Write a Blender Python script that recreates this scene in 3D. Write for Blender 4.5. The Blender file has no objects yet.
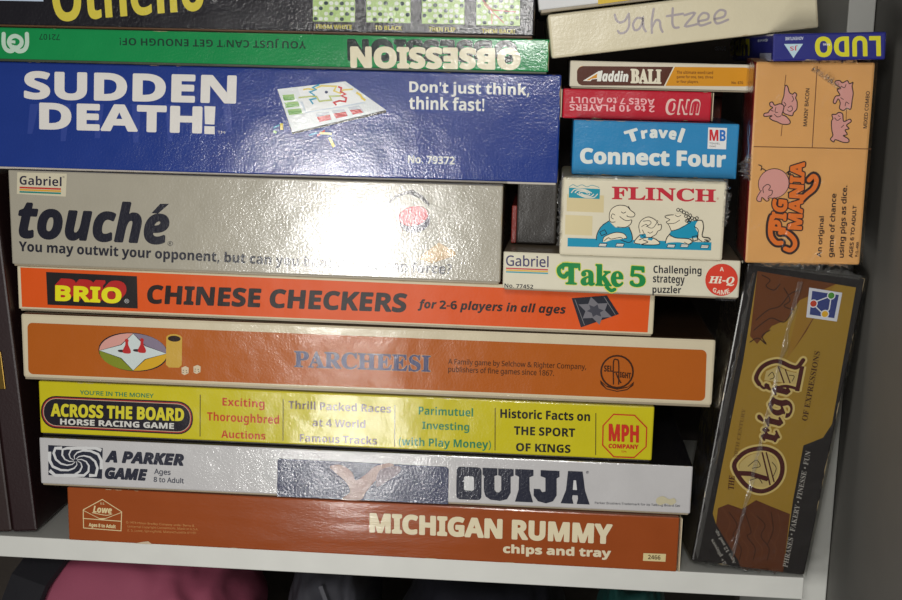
# Shelf of vintage board games, built in metres.  x = right, y = into the shelf, z = up,
# shelf top surface at z = 0 and its front edge at y = 0.
import bpy, bmesh, math, random, os
from mathutils import Matrix, Vector, Euler, noise
random.seed(7)
COL = bpy.context.scene.collection

# --- measured sizes and printed artwork (millimetres on each box face) ---
# 'T' lettering: part, colour, text, style, baseline start / baseline end / top-left corner of the ink, weight
# 'P' filled outline, 'L' stroke, 'E' ellipse, 'Q' rounded panel
PRINTS = {
 'blue:front': [
  ('P', 'title_glow', (50, 70, 146), [(30.24, 45.52), (36.63, 45.68), (31.1, 25.08), (27.53, 24.98)], 0),
  ('P', 'title_glow', (50, 70, 146), [(52.92, 46.1), (59.29, 46.26), (54.61, 20.57), (51.05, 20.48)], 0),
  ('P', 'title_glow', (50, 70, 146), [(76.24, 46.69), (82.58, 46.85), (79.04, 23.38), (75.5, 23.29)], 0),
  ('P', 'title_glow', (50, 70, 146), [(102.27, 47.35), (108.59, 47.51), (106.17, 21.14), (102.64, 21.04)], 0),
  ('P', 'title_glow', (50, 70, 146), [(125.4, 47.94), (131.7, 48.1), (130.36, 22.65), (126.85, 22.56)], 0),
  ('P', 'title_glow', (50, 70, 146), [(148.45, 48.52), (154.72, 48.68), (154.49, 26.71), (150.99, 26.62)], 0),
  ('P', 'title_glow', (50, 70, 146), [(165.15, 48.95), (171.41, 49.11), (171.96, 30.15), (168.47, 30.06)], 0),
  ('T', 'title', (226, 222, 216), 'SUDDEN', 'b', (26.11, 48.64, 174.88, 49.2, 26.94, 68.14), 1.562, 1.562),
  ('T', 'title', (226, 222, 216), 'DEATH', 'b', (36.14, 28.29, 150.93, 28.49, 36.88, 46.79), 1.567, 1.567),
  ('P', 'title', (226, 222, 216), [(152.96, 47.28), (160.61, 47.14), (159.75, 34.87), (153.13, 35.04)], 0),
  ('P', 'title', (226, 222, 216), [(152.76, 33.67), (159.95, 33.58), (159.88, 28.25), (152.68, 28.33)], 0),
  ('T', 'title', (200, 200, 200), 'TM', 'n', (161.77, 28.85, 167.01, 28.72, 161.79, 30.63), 0, 0),
  ('T', 'slogan', (225, 225, 218), "Don't just think,", 'b', (293.91, 57.84, 375.04, 57.74, 293.74, 67.85), 0.17, 0.17),
  ('T', 'slogan', (225, 225, 218), 'think fast!', 'b', (293.86, 48.66, 344.99, 48.63, 293.71, 57.57), 0.17, 0.17),
  ('T', 'item_number', (225, 225, 218), 'No. 79372', 'b', (293.77, 12.31, 325.79, 12.13, 293.68, 17.76), 0.103, 0.103),
  ('P', 'picture', (52, 44, 40), [(203.6, 59.61), (213.88, 29.72), (278.45, 46.06), (278.2, 47.85)], 0),
  ('P', 'picture', (222, 226, 226), [(203.61, 59.95), (250.39, 66.33), (278.2, 47.85), (213.88, 31.08)], 0),
  ('P', 'picture', (196, 206, 216), [(219.06, 51.94), (223.08, 44.4), (264.16, 51.96), (263.59, 52.84)], 0),
  ('P', 'picture', (235, 236, 235), [(217.35, 61.4), (248.7, 65.18), (263.58, 53.06), (223.65, 45.09)], 0),
  ('P', 'picture', (150, 190, 110), [(207.03, 56.12), (215.06, 56.88), (215.86, 53.2), (208.17, 52.11)], 0),
  ('P', 'picture', (150, 190, 110), [(208.51, 51.11), (217.69, 52.13), (219.06, 48.8), (209.31, 47.42)], 0),
  ('P', 'picture', (150, 190, 110), [(210.46, 46.33), (219.64, 47.46), (221.13, 43.9), (211.6, 42.53)], 0),
  ('P', 'picture', (110, 165, 80), [(207.26, 54.44), (214.71, 55.19), (215.4, 53.41), (208.29, 52.56)], 0),
  ('P', 'picture', (110, 165, 80), [(208.97, 49.66), (217.92, 50.56), (218.61, 49.01), (209.42, 47.88)], 0),
  ('P', 'picture', (110, 165, 80), [(211.03, 45.22), (219.98, 46.12), (220.67, 44.34), (211.71, 42.99)], 0),
  ('P', 'picture', (190, 196, 204), [(229.96, 44.13), (239.11, 45.72), (241.08, 40.38), (232.61, 38.35)], 0),
  ('P', 'picture', (190, 196, 204), [(241.05, 46.44), (249.38, 47.78), (252.5, 43.15), (244.05, 41.13)], 0),
  ('P', 'picture', (190, 196, 204), [(252, 48.96), (259.62, 50.5), (263.66, 45.68), (255.46, 43.9)], 0),
  ('P', 'picture', (196, 66, 66), [(230.77, 41.91), (239.69, 43.71), (240.85, 40.37), (232.61, 38.58)], 0),
  ('P', 'picture', (196, 66, 66), [(241.98, 44.44), (250.54, 46.01), (252.04, 43.13), (244.28, 41.36)], 0),
  ('P', 'picture', (196, 66, 66), [(253.15, 47.2), (260.79, 47.85), (262.75, 45.66), (255.69, 44.13)], 0),
  ('L', 'picture', (225, 205, 110), 1.1, [(221.35, 60.05), (224.78, 60.8), (228.21, 60.22), (233.9, 62.92), (244.16, 62.84), (242.47, 59.79), (247.03, 58.23), (248.73, 60.5), (255.55, 61.22)], 0, 0),
  ('L', 'picture', (60, 160, 190), 1.098, [(232.53, 63.67), (227.97, 61.77), (230.26, 60.27), (225.92, 58.6), (228.78, 56.66), (230.73, 54.47), (226.16, 53.46), (228.23, 50.49)], 0, 0),
  ('L', 'picture', (180, 190, 110), 1.101, [(218.15, 54.6), (227.07, 55.72), (230.5, 55.58), (232.57, 52.5), (240.79, 53.6), (239.63, 56.03), (247.04, 56.55)], 0, 0),
  ('L', 'picture', (205, 60, 60), 1.163, [(245.3, 62.64), (247.58, 61.81), (247.03, 59.34), (250.45, 57.76), (247.61, 56.57), (251.04, 55.2), (250.49, 52.73), (246.5, 53.19), (242.51, 51.97), (244.23, 50.11)], 0, 0),
  ('L', 'picture', (225, 200, 70), 1.503, [(257.84, 59.05), (260.7, 57.45), (261.86, 55.25), (264.14, 53.97)], 0, 0),
  ('E', 'picture', (40, 50, 90), (237.34, 58.77, 1.1, 0.96, 0)),
  ('L', 'picture', (70, 160, 190), 1.04, [(200.87, 33.67), (205.02, 35.82)], 0, 0),
  ('L', 'picture', (225, 205, 90), 2.077, [(206.41, 36.98), (206.63, 32.47)], 0, 0),
  ('L', 'picture', (140, 180, 100), 1.664, [(200.86, 31.63), (202.93, 30.33)], 0, 0),
  ('L', 'picture', (70, 150, 200), 1.108, [(225.39, 29.35), (231.14, 31.32)], 0, 0),
  ('L', 'picture', (220, 80, 60), 1.037, [(231.14, 29.05), (236.3, 32.81)], 0, 0),
  ('L', 'picture', (225, 220, 160), 1.519, [(232.86, 31.14), (241.13, 30.68)], 0, 0),
  ('L', 'picture', (225, 215, 120), 2.071, [(239.53, 28.26), (242.78, 21.9)], 0, 0),
 ],
 'green:front': [
  ('T', 'caption', (25, 60, 45), "YOU JUST CAN'T GET ENOUGH OF!", 'b', (219.22, 19.12, 92.24, 18.66, 219.23, 12.92), 0, 0),
  ('T', 'item_number', (25, 60, 45), '72107', 'r', (51.16, 18.7, 36.8, 18.79, 51.02, 14.86), 0.104, 0.104),
  ('T', 'title', (32, 44, 42), 'OBSESSION', 'b', (359.9, 21.55, 246.76, 20.24, 360.38, 6.88), 1.837, 1.837),
  ('T', 'title', (226, 218, 188), 'OBSESSION', 'b', (362.03, 16.63, 248.81, 15.4, 362.51, 2.19), 1.709, 1.709),
  ('L', 'logo', (190, 214, 196), 2.932, [(12.06, 18.12), (11.76, 11.47), (13.48, 7.85), (16.93, 6.93), (20.18, 9.33)], 1, 0),
  ('L', 'logo', (190, 214, 196), 2.924, [(28.24, 18.47), (27.95, 11.5), (25.7, 7.79), (21.48, 7.03), (18.45, 9.62)], 1, 0),
  ('L', 'logo', (190, 214, 196), 2.793, [(17.39, 9.27), (15.44, 12.55), (16.99, 15.91), (20.52, 16.98), (23.92, 15.06), (24.12, 11.74), (21.22, 9.02)], 1, 0),
  ('L', 'logo', (190, 214, 196), 1.955, [(15.47, 13.22), (19.99, 12.98)], 0, 0),
 ],
 'othello:front': [
  ('T', 'title', (212, 196, 72), 'Othello', 'b', (49.91, 3.64, 154.04, 13.67, 48.41, 36.79), 0.555, 0.555),
  ('P', 'label_strip', (190, 205, 225), [(6.16, 21.58), (42.99, 21.96), (43.16, 17.43), (6.31, 17.36)], 0),
  ('T', 'caption', (190, 190, 190), '®', 'n', (158.89, 19.64, 162.29, 19.71, 158.93, 23.22), 0, 0),
  ('P', 'board_picture', (168, 196, 120), [(227.13, 36.15), (255.2, 36.03), (255.43, 8.19), (227.19, 8.12)], 0),
  ('E', 'board_picture', (40, 60, 60), (228.95, 9.87, 1.42, 1.27, 0)),
  ('E', 'board_picture', (214, 220, 205), (232.49, 9.87, 1.41, 1.27, 0)),
  ('E', 'board_picture', (214, 220, 205), (236.02, 9.88, 1.41, 1.27, 0)),
  ('E', 'board_picture', (214, 220, 205), (243.08, 9.88, 1.41, 1.27, 0)),
  ('E', 'board_picture', (40, 60, 60), (246.61, 9.89, 1.41, 1.27, 0)),
  ('E', 'board_picture', (214, 220, 205), (253.66, 9.9, 1.41, 1.27, 0)),
  ('E', 'board_picture', (214, 220, 205), (228.95, 13.28, 1.41, 1.27, 0)),
  ('E', 'board_picture', (214, 220, 205), (236.01, 13.29, 1.41, 1.27, 0)),
  ('E', 'board_picture', (40, 60, 60), (239.54, 13.29, 1.41, 1.27, 0)),
  ('E', 'board_picture', (214, 220, 205), (246.59, 13.3, 1.41, 1.27, 0)),
  ('E', 'board_picture', (40, 60, 60), (250.11, 13.3, 1.41, 1.27, 0)),
  ('E', 'board_picture', (214, 220, 205), (253.63, 13.31, 1.41, 1.27, 0)),
  ('E', 'board_picture', (214, 220, 205), (228.94, 16.69, 1.41, 1.27, 0)),
  ('E', 'board_picture', (40, 60, 60), (232.47, 16.69, 1.41, 1.27, 0)),
  ('E', 'board_picture', (214, 220, 205), (239.52, 16.7, 1.41, 1.27, 0)),
  ('E', 'board_picture', (40, 60, 60), (243.04, 16.7, 1.41, 1.27, 0)),
  ('E', 'board_picture', (214, 220, 205), (246.57, 16.7, 1.41, 1.27, 0)),
  ('E', 'board_picture', (214, 220, 205), (250.09, 16.71, 1.41, 1.26, 0)),
  ('E', 'board_picture', (40, 60, 60), (253.6, 16.71, 1.41, 1.27, 0)),
  ('E', 'board_picture', (214, 220, 205), (232.46, 20.1, 1.41, 1.27, 0)),
  ('E', 'board_picture', (40, 60, 60), (235.98, 20.1, 1.41, 1.27, 0)),
  ('E', 'board_picture', (214, 220, 205), (239.5, 20.1, 1.41, 1.27, 0)),
  ('E', 'board_picture', (214, 220, 205), (243.03, 20.1, 1.41, 1.26, 0)),
  ('E', 'board_picture', (40, 60, 60), (246.54, 20.1, 1.41, 1.27, 0)),
  ('E', 'board_picture', (214, 220, 205), (250.06, 20.11, 1.41, 1.26, 0)),
  ('E', 'board_picture', (214, 220, 205), (253.58, 20.11, 1.4, 1.26, 0)),
  ('E', 'board_picture', (40, 60, 60), (228.92, 23.49, 1.41, 1.27, 0)),
  ('E', 'board_picture', (214, 220, 205), (232.45, 23.49, 1.41, 1.27, 0)),
  ('E', 'board_picture', (214, 220, 205), (235.97, 23.5, 1.41, 1.27, 0)),
  ('E', 'board_picture', (40, 60, 60), (239.49, 23.5, 1.41, 1.27, 0)),
  ('E', 'board_picture', (214, 220, 205), (243.01, 23.5, 1.41, 1.26, 0)),
  ('E', 'board_picture', (214, 220, 205), (246.52, 23.5, 1.41, 1.26, 0)),
  ('E', 'board_picture', (214, 220, 205), (253.55, 23.5, 1.4, 1.26, 0)),
  ('T', 'caption', (200, 188, 90), 'FROM WHITE', 'b', (229.22, 3.4, 253.46, 3.52, 229.22, 6.21), 0.067, 0.067),
  ('P', 'board_picture', (168, 196, 120), [(262.85, 36.81), (292.07, 36.71), (292.55, 8.38), (263.14, 8.28)], 0),
  ('E', 'board_picture', (214, 220, 205), (264.96, 10.11, 1.47, 1.32, 0)),
  ('E', 'board_picture', (40, 60, 60), (268.65, 10.11, 1.47, 1.32, 0)),
  ('E', 'board_picture', (214, 220, 205), (272.32, 10.12, 1.47, 1.32, 0)),
  ('E', 'board_picture', (214, 220, 205), (276, 10.12, 1.47, 1.32, 0)),
  ('E', 'board_picture', (40, 60, 60), (279.68, 10.13, 1.47, 1.32, 0)),
  ('E', 'board_picture', (214, 220, 205), (283.35, 10.13, 1.47, 1.32, 0)),
  ('E', 'board_picture', (214, 220, 205), (287.02, 10.14, 1.47, 1.32, 0)),
  ('E', 'board_picture', (214, 220, 205), (264.93, 13.67, 1.47, 1.32, 0)),
  ('E', 'board_picture', (214, 220, 205), (268.6, 13.68, 1.47, 1.32, 0)),
  ('E', 'board_picture', (40, 60, 60), (272.28, 13.68, 1.47, 1.32, 0)),
  ('E', 'board_picture', (214, 220, 205), (275.95, 13.68, 1.47, 1.32, 0)),
  ('E', 'board_picture', (214, 220, 205), (279.63, 13.69, 1.47, 1.32, 0)),
  ('E', 'board_picture', (214, 220, 205), (286.96, 13.7, 1.47, 1.32, 0)),
  ('E', 'board_picture', (40, 60, 60), (290.63, 13.7, 1.46, 1.32, 0)),
  ('E', 'board_picture', (40, 60, 60), (264.89, 17.23, 1.47, 1.32, 0)),
  ('E', 'board_picture', (214, 220, 205), (268.56, 17.24, 1.47, 1.32, 0)),
  ('E', 'board_picture', (214, 220, 205), (272.24, 17.24, 1.47, 1.32, 0)),
  ('E', 'board_picture', (214, 220, 205), (279.58, 17.24, 1.47, 1.32, 0)),
  ('E', 'board_picture', (40, 60, 60), (283.24, 17.25, 1.47, 1.32, 0)),
  ('E', 'board_picture', (214, 220, 205), (290.57, 17.25, 1.46, 1.32, 0)),
  ('E', 'board_picture', (214, 220, 205), (264.85, 20.79, 1.47, 1.32, 0)),
  ('E', 'board_picture', (214, 220, 205), (272.19, 20.79, 1.47, 1.32, 0)),
  ('E', 'board_picture', (40, 60, 60), (275.86, 20.79, 1.47, 1.32, 0)),
  ('E', 'board_picture', (214, 220, 205), (283.19, 20.8, 1.46, 1.32, 0)),
  ('E', 'board_picture', (40, 60, 60), (286.85, 20.8, 1.46, 1.32, 0)),
  ('E', 'board_picture', (214, 220, 205), (290.51, 20.8, 1.46, 1.32, 0)),
  ('E', 'board_picture', (214, 220, 205), (264.81, 24.34, 1.47, 1.32, 0)),
  ('E', 'board_picture', (40, 60, 60), (268.48, 24.34, 1.47, 1.32, 0)),
  ('E', 'board_picture', (214, 220, 205), (275.82, 24.34, 1.46, 1.32, 0)),
  ('E', 'board_picture', (40, 60, 60), (279.48, 24.34, 1.46, 1.32, 0)),
  ('E', 'board_picture', (214, 220, 205), (283.14, 24.34, 1.46, 1.32, 0)),
  ('E', 'board_picture', (214, 220, 205), (286.8, 24.34, 1.46, 1.31, 0)),
  ('E', 'board_picture', (40, 60, 60), (290.45, 24.34, 1.46, 1.31, 0)),
  ('T', 'caption', (200, 188, 90), 'TO BLACK', 'b', (268.89, 3.46, 286.95, 3.46, 268.86, 6.26), 0.067, 0.067),
  ('P', 'board_picture', (168, 196, 120), [(299.67, 37.49), (327.72, 37.36), (328.45, 8.22), (300.21, 8.15)], 0),
  ('E', 'board_picture', (214, 220, 205), (305.48, 9.91, 1.41, 1.27, 0)),
  ('E', 'board_picture', (40, 60, 60), (309.02, 9.92, 1.41, 1.27, 0)),
  ('E', 'board_picture', (214, 220, 205), (316.07, 9.93, 1.41, 1.27, 0)),
  ('E', 'board_picture', (40, 60, 60), (319.6, 9.93, 1.41, 1.27, 0)),
  ('E', 'board_picture', (214, 220, 205), (323.12, 9.93, 1.41, 1.27, 0)),
  ('E', 'board_picture', (214, 220, 205), (326.65, 9.94, 1.41, 1.27, 0)),
  ('E', 'board_picture', (40, 60, 60), (301.88, 13.34, 1.41, 1.27, 0)),
  ('E', 'board_picture', (214, 220, 205), (308.95, 13.35, 1.41, 1.27, 0)),
  ('E', 'board_picture', (40, 60, 60), (312.47, 13.35, 1.41, 1.27, 0)),
  ('E', 'board_picture', (214, 220, 205), (316, 13.36, 1.41, 1.27, 0)),
  ('E', 'board_picture', (214, 220, 205), (319.52, 13.36, 1.41, 1.27, 0)),
  ('E', 'board_picture', (40, 60, 60), (323.04, 13.36, 1.41, 1.27, 0)),
  ('E', 'board_picture', (214, 220, 205), (326.56, 13.37, 1.41, 1.27, 0)),
  ('E', 'board_picture', (214, 220, 205), (301.82, 16.77, 1.41, 1.27, 0)),
  ('E', 'board_picture', (40, 60, 60), (305.35, 16.77, 1.41, 1.27, 0)),
  ('E', 'board_picture', (214, 220, 205), (308.88, 16.78, 1.41, 1.27, 0)),
  ('E', 'board_picture', (214, 220, 205), (312.4, 16.78, 1.41, 1.27, 0)),
  ('E', 'board_picture', (40, 60, 60), (315.92, 16.78, 1.41, 1.27, 0)),
  ('E', 'board_picture', (214, 220, 205), (319.44, 16.78, 1.41, 1.27, 0)),
  ('E', 'board_picture', (214, 220, 205), (322.96, 16.79, 1.41, 1.27, 0)),
  ('E', 'board_picture', (214, 220, 205), (301.76, 20.19, 1.41, 1.27, 0)),
  ('E', 'board_picture', (214, 220, 205), (305.28, 20.2, 1.41, 1.27, 0)),
  ('E', 'board_picture', (40, 60, 60), (308.81, 20.2, 1.41, 1.27, 0)),
  ('E', 'board_picture', (214, 220, 205), (312.33, 20.2, 1.41, 1.27, 0)),
  ('E', 'board_picture', (214, 220, 205), (315.85, 20.2, 1.4, 1.26, 0)),
  ('E', 'board_picture', (214, 220, 205), (322.88, 20.2, 1.4, 1.26, 0)),
  ('E', 'board_picture', (40, 60, 60), (326.39, 20.21, 1.4, 1.26, 0)),
  ('E', 'board_picture', (40, 60, 60), (301.69, 23.61, 1.41, 1.27, 0)),
  ('E', 'board_picture', (214, 220, 205), (305.21, 23.61, 1.41, 1.27, 0)),
  ('E', 'board_picture', (214, 220, 205), (308.74, 23.61, 1.41, 1.27, 0)),
  ('E', 'board_picture', (214, 220, 205), (315.77, 23.62, 1.4, 1.26, 0)),
  ('E', 'board_picture', (40, 60, 60), (319.29, 23.62, 1.4, 1.26, 0)),
  ('E', 'board_picture', (214, 220, 205), (326.31, 23.62, 1.4, 1.26, 0)),
  ('T', 'caption', (200, 188, 90), 'THEN FLIP', 'b', (304.97, 3.32, 322.6, 3.31, 304.91, 6.11), 0.067, 0.067),
  ('P', 'board_picture', (168, 196, 120), [(335.6, 38.15), (364.13, 38.03), (365.13, 7.96), (336.41, 7.87)], 0),
  ('E', 'board_picture', (214, 220, 205), (338.16, 9.67, 1.44, 1.29, 0)),
  ('E', 'board_picture', (40, 60, 60), (341.75, 9.67, 1.44, 1.29, 0)),
  ('E', 'board_picture', (214, 220, 205), (345.35, 9.68, 1.44, 1.29, 0)),
  ('E', 'board_picture', (214, 220, 205), (348.94, 9.68, 1.43, 1.29, 0)),
  ('E', 'board_picture', (214, 220, 205), (356.11, 9.69, 1.43, 1.29, 0)),
  ('E', 'board_picture', (40, 60, 60), (359.7, 9.7, 1.43, 1.29, 0)),
  ('E', 'board_picture', (214, 220, 205), (338.06, 13.17, 1.44, 1.29, 0)),
  ('E', 'board_picture', (214, 220, 205), (341.65, 13.18, 1.44, 1.29, 0)),
  ('E', 'board_picture', (214, 220, 205), (348.83, 13.18, 1.43, 1.29, 0)),
  ('E', 'board_picture', (40, 60, 60), (352.42, 13.19, 1.43, 1.29, 0)),
  ('E', 'board_picture', (214, 220, 205), (359.59, 13.2, 1.43, 1.29, 0)),
  ('E', 'board_picture', (40, 60, 60), (363.17, 13.2, 1.43, 1.29, 0)),
  ('E', 'board_picture', (214, 220, 205), (341.56, 16.67, 1.43, 1.29, 0)),
  ('E', 'board_picture', (40, 60, 60), (345.15, 16.68, 1.43, 1.29, 0)),
  ('E', 'board_picture', (214, 220, 205), (352.31, 16.68, 1.43, 1.29, 0)),
  ('E', 'board_picture', (40, 60, 60), (355.9, 16.69, 1.43, 1.29, 0)),
  ('E', 'board_picture', (214, 220, 205), (359.48, 16.69, 1.43, 1.29, 0)),
  ('E', 'board_picture', (214, 220, 205), (363.05, 16.69, 1.43, 1.29, 0)),
  ('E', 'board_picture', (40, 60, 60), (337.87, 20.17, 1.43, 1.29, 0)),
  ('E', 'board_picture', (214, 220, 205), (345.05, 20.17, 1.43, 1.29, 0)),
  ('E', 'board_picture', (40, 60, 60), (348.63, 20.17, 1.43, 1.29, 0)),
  ('E', 'board_picture', (214, 220, 205), (352.21, 20.17, 1.43, 1.29, 0)),
  ('E', 'board_picture', (214, 220, 205), (355.79, 20.17, 1.43, 1.29, 0)),
  ('E', 'board_picture', (40, 60, 60), (359.36, 20.18, 1.43, 1.29, 0)),
  ('E', 'board_picture', (214, 220, 205), (362.94, 20.18, 1.43, 1.28, 0)),
  ('E', 'board_picture', (214, 220, 205), (337.78, 23.65, 1.43, 1.29, 0)),
  ('E', 'board_picture', (40, 60, 60), (341.36, 23.66, 1.43, 1.29, 0)),
  ('E', 'board_picture', (214, 220, 205), (344.94, 23.66, 1.43, 1.29, 0)),
  ('E', 'board_picture', (214, 220, 205), (348.53, 23.66, 1.43, 1.29, 0)),
  ('E', 'board_picture', (40, 60, 60), (352.1, 23.66, 1.43, 1.29, 0)),
  ('E', 'board_picture', (214, 220, 205), (355.68, 23.66, 1.43, 1.29, 0)),
  ('E', 'board_picture', (214, 220, 205), (359.25, 23.66, 1.43, 1.29, 0)),
  ('T', 'caption', (200, 188, 90), 'THEM BACK!', 'b', (340.18, 2.91, 362, 2.99, 340.11, 5.69), 0.066, 0.066),
  ('L', 'board_picture', (205, 90, 90), 0.592, [(336.88, 27.31), (346.37, 17.87), (362.2, 16.91)], 0, 0),
  ('L', 'board_picture', (205, 90, 90), 0.592, [(346.37, 17.87), (346.63, 8.86)], 0, 0),
  ('L', 'board_picture', (205, 90, 90), 0.592, [(340.99, 21.62), (354.53, 9.67)], 0, 0),
 ],
 'yahtzee:front': [
  ('L', 'handwriting', (166, 156, 158), 1.452, [(42.28, 22.81), (43.06, 19.35), (45.38, 17.55), (48.59, 18.71), (50.73, 21.83)], 1, 0),
  ('L', 'handwriting', (166, 156, 158), 1.452, [(51.09, 22.4), (50.81, 15.69), (48.59, 11.65), (44.79, 10.87), (43.38, 12.57)], 1, 0),
  ('L', 'handwriting', (166, 156, 158), 1.452, [(59.42, 18.37), (56.07, 19.06), (53.3, 15.71), (53.9, 11.96), (56.72, 12.25), (59.22, 15.94), (59.78, 18.94), (59.6, 13.14), (60.9, 10.23)], 1, 0),
  ('L', 'handwriting', (166, 156, 158), 1.447, [(66.99, 23.59), (65.07, 15.57), (64.66, 8.87)], 1, 0),
  ('L', 'handwriting', (166, 156, 158), 1.452, [(64.94, 12.21), (67.6, 16.19), (70.03, 15.6), (70.32, 11.59), (71.32, 8.72)], 1, 0),
  ('L', 'handwriting', (166, 156, 158), 1.445, [(78.94, 22.5), (77.95, 14.07), (78.9, 10.6), (81.66, 10.28)], 1, 0),
  ('L', 'handwriting', (166, 156, 158), 1.445, [(74.88, 18.1), (85.09, 18.43)], 1, 0),
  ('L', 'handwriting', (166, 156, 158), 1.443, [(85.94, 17.42), (92.45, 17.88), (85.71, 10.72), (93.76, 11.01)], 1, 0),
  ('L', 'handwriting', (166, 156, 158), 1.442, [(94.82, 12.72), (100.1, 13.33), (100.64, 16.31), (97.33, 17.31), (94.32, 14.31), (95.22, 9.93), (101.77, 11)], 1, 0),
  ('L', 'handwriting', (166, 156, 158), 1.44, [(104.37, 12.83), (110.27, 13.67), (111.43, 16.88), (107.83, 17.91), (104.51, 14.64), (105.69, 9.93), (112.88, 11.54)], 1, 0),
 ],
 'white:front': [
  ('P', 'label_strip', (212, 180, 60), [(37.59, 1.38), (60.53, 1.75), (61.25, 10.08), (38.36, 9.66)], 0),
  ('P', 'label_strip', (120, 160, 190), [(60.53, 1.75), (78.28, 1.85), (78.79, 8.01), (61.25, 10.08)], 0),
 ],
 'bali:front': [
  ('Q', 'printed_panel', (206, 140, 30), [(4.6, 14.39), (116.51, 15.99), (117.31, 4.03), (5.12, 1.98)], 3.9),
  ('P', 'printed_panel', (84, 44, 30), [(8.5, 14.42), (67.27, 15.28), (61.83, 2.98), (8.38, 1.99), (6.12, 2.97), (4.99, 5.07), (4.74, 11.18), (5.82, 13.33)], 0),
  ('L', 'printed_panel', (222, 214, 190), 0.769, [(67.45, 15.54), (61.9, 2.92)], 0, 0),
  ('P', 'logo', (225, 225, 215), [(8.82, 4.94), (18.88, 11.49), (20.79, 11.53), (20.14, 4.9), (17.91, 4.85), (18.16, 6.43), (14.67, 6.03), (13.76, 4.91)], 0),
  ('P', 'logo', (206, 140, 30), [(11.19, 5.47), (18, 9.89), (17.81, 7.05), (14.02, 6.33), (13.11, 5.36)], 0),
  ('T', 'title', (225, 225, 215), 'laddin', 'bi', (19.32, 4.84, 38.39, 4.92, 19, 11.84), 0.389, 0.389),
  ('T', 'title', (222, 214, 190), 'BALI', 's', (39.72, 4.18, 59.83, 4.16, 39.25, 13.66), 0.84, 0.84),
  ('T', 'caption', (120, 72, 24), 'The ultimate word/card', 'b', (69.19, 10.92, 92.54, 11.22, 69.07, 12.96), 0, 0),
  ('T', 'caption', (120, 72, 24), 'game for one, two, three', 'b', (69.37, 7.59, 92.74, 7.9, 69.24, 10.02), 0, 0),
  ('T', 'caption', (120, 72, 24), 'or four players.', 'b', (69.54, 4.65, 83.63, 4.74, 69.41, 7.02), 0, 0),
  ('T', 'caption', (120, 72, 24), 'No. 670', 'b', (104.76, 5.25, 112.11, 5.31, 104.65, 7.04), 0, 0),
 ],
 'uno:front': [
  ('T', 'title', (228, 190, 180), 'UNO', 'bi', (89.77, 14.8, 67.07, 14.49, 90.4, 4.18), 0.582, 0.582),
  ('T', 'title', (192, 40, 62), 'UNO', 'bi', (89.39, 13.5, 68.76, 13.23, 89.88, 5.34), 0, 0),
  ('T', 'caption', (236, 176, 178), '2 to 10 PLAYERS', 'b', (60.22, 9.77, 4.49, 9.44, 60.45, 5.41), 0.065, 0.065),
  ('T', 'caption', (236, 176, 178), 'AGES 7 to ADULT', 'b', (59.99, 14.18, 4.3, 14.2, 60.2, 10.16), 0, 0),
 ],
 'c4:front': [
  ('T', 'title', (222, 226, 220), 'T', 'b', (35.67, 21.54, 44.3, 24.26, 32.64, 29.07), 0.779, 0.779),
  ('T', 'title', (222, 226, 220), 'r', 'b', (44.8, 24.53, 49.05, 25.17, 43.74, 30.08), 0.778, 0.778),
  ('T', 'title', (222, 226, 220), 'a', 'b', (49.83, 25.13, 54.93, 25.4, 49.39, 31.01), 0.776, 0.776),
  ('T', 'title', (222, 226, 220), 'v', 'b', (55.24, 25.67, 61.47, 25.25, 55.21, 31.11), 0.775, 0.775),
  ('T', 'title', (222, 226, 220), 'e', 'b', (61.74, 25.13, 66.69, 24.36, 62.44, 31.11), 0.774, 0.774),
  ('T', 'title', (222, 226, 220), 'l', 'b', (67.64, 23.48, 70.28, 22.65, 70.1, 32.61), 0.774, 0.774),
  ('T', 'title', (222, 226, 220), 'Connect Four', 'b', (5.31, 7.33, 100.1, 7.5, 4.87, 17.8), 0.851, 0.851),
  ('P', 'maker_label', (226, 226, 224), [(87.17, 33.2), (99.24, 33.14), (99.47, 19.38), (87.5, 19.43)], 0),
  ('T', 'maker_label', (200, 46, 52), 'M', 'b', (88.46, 24.71, 94.26, 24.61, 88.02, 31.94), 0.321, 0.321),
  ('T', 'maker_label', (40, 110, 190), 'B', 'b', (95.03, 24.63, 98.88, 24.61, 94.58, 31.86), 0.321, 0.321),
  ('T', 'maker_label', (60, 60, 70), 'TRAVEL', 'r', (88.6, 22.38, 95.43, 22.38, 88.53, 23.55), 0, 0),
  ('T', 'maker_label', (60, 60, 70), 'GAME', 'r', (88.72, 20.57, 92.97, 20.56, 88.65, 21.61), 0, 0),
 ],
 'flinch:front': [
  ('P', 'tape', (206, 190, 146), [(3.48, 40.5), (27.44, 40.27), (27.69, 29.12), (3.68, 29.25)], 0),
  ('P', 'tape', (208, 194, 152), [(2.99, 26.86), (20.67, 26.66), (20.85, 13.77), (3.24, 13.96)], 0),
  ('P', 'logo', (30, 140, 160), [(4.61, 44.7), (24.67, 44.42), (24.71, 37.91), (4.75, 38.18)], 0),
  ('L', 'logo', (214, 208, 190), 0.645, [(23.14, 41.05), (20.72, 38.76), (14.83, 38.84), (10.11, 40.89)], 1, 0),
  ('L', 'logo', (214, 208, 190), 0.647, [(6.29, 41.56), (8.73, 43.85), (14.62, 43.76), (19.33, 41.73)], 1, 0),
  ('L', 'logo', (214, 208, 190), 0.645, [(20.69, 40.97), (18.97, 39.49), (14.8, 39.55), (11.46, 41.01)], 1, 0),
  ('L', 'logo', (214, 208, 190), 0.647, [(8.75, 41.64), (10.48, 43.13), (14.65, 43.06), (17.99, 41.6)], 1, 0),
  ('L', 'logo', (214, 208, 190), 0.645, [(18.24, 40.9), (17.22, 40.21), (14.77, 40.25), (12.81, 41.13)], 1, 0),
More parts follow.
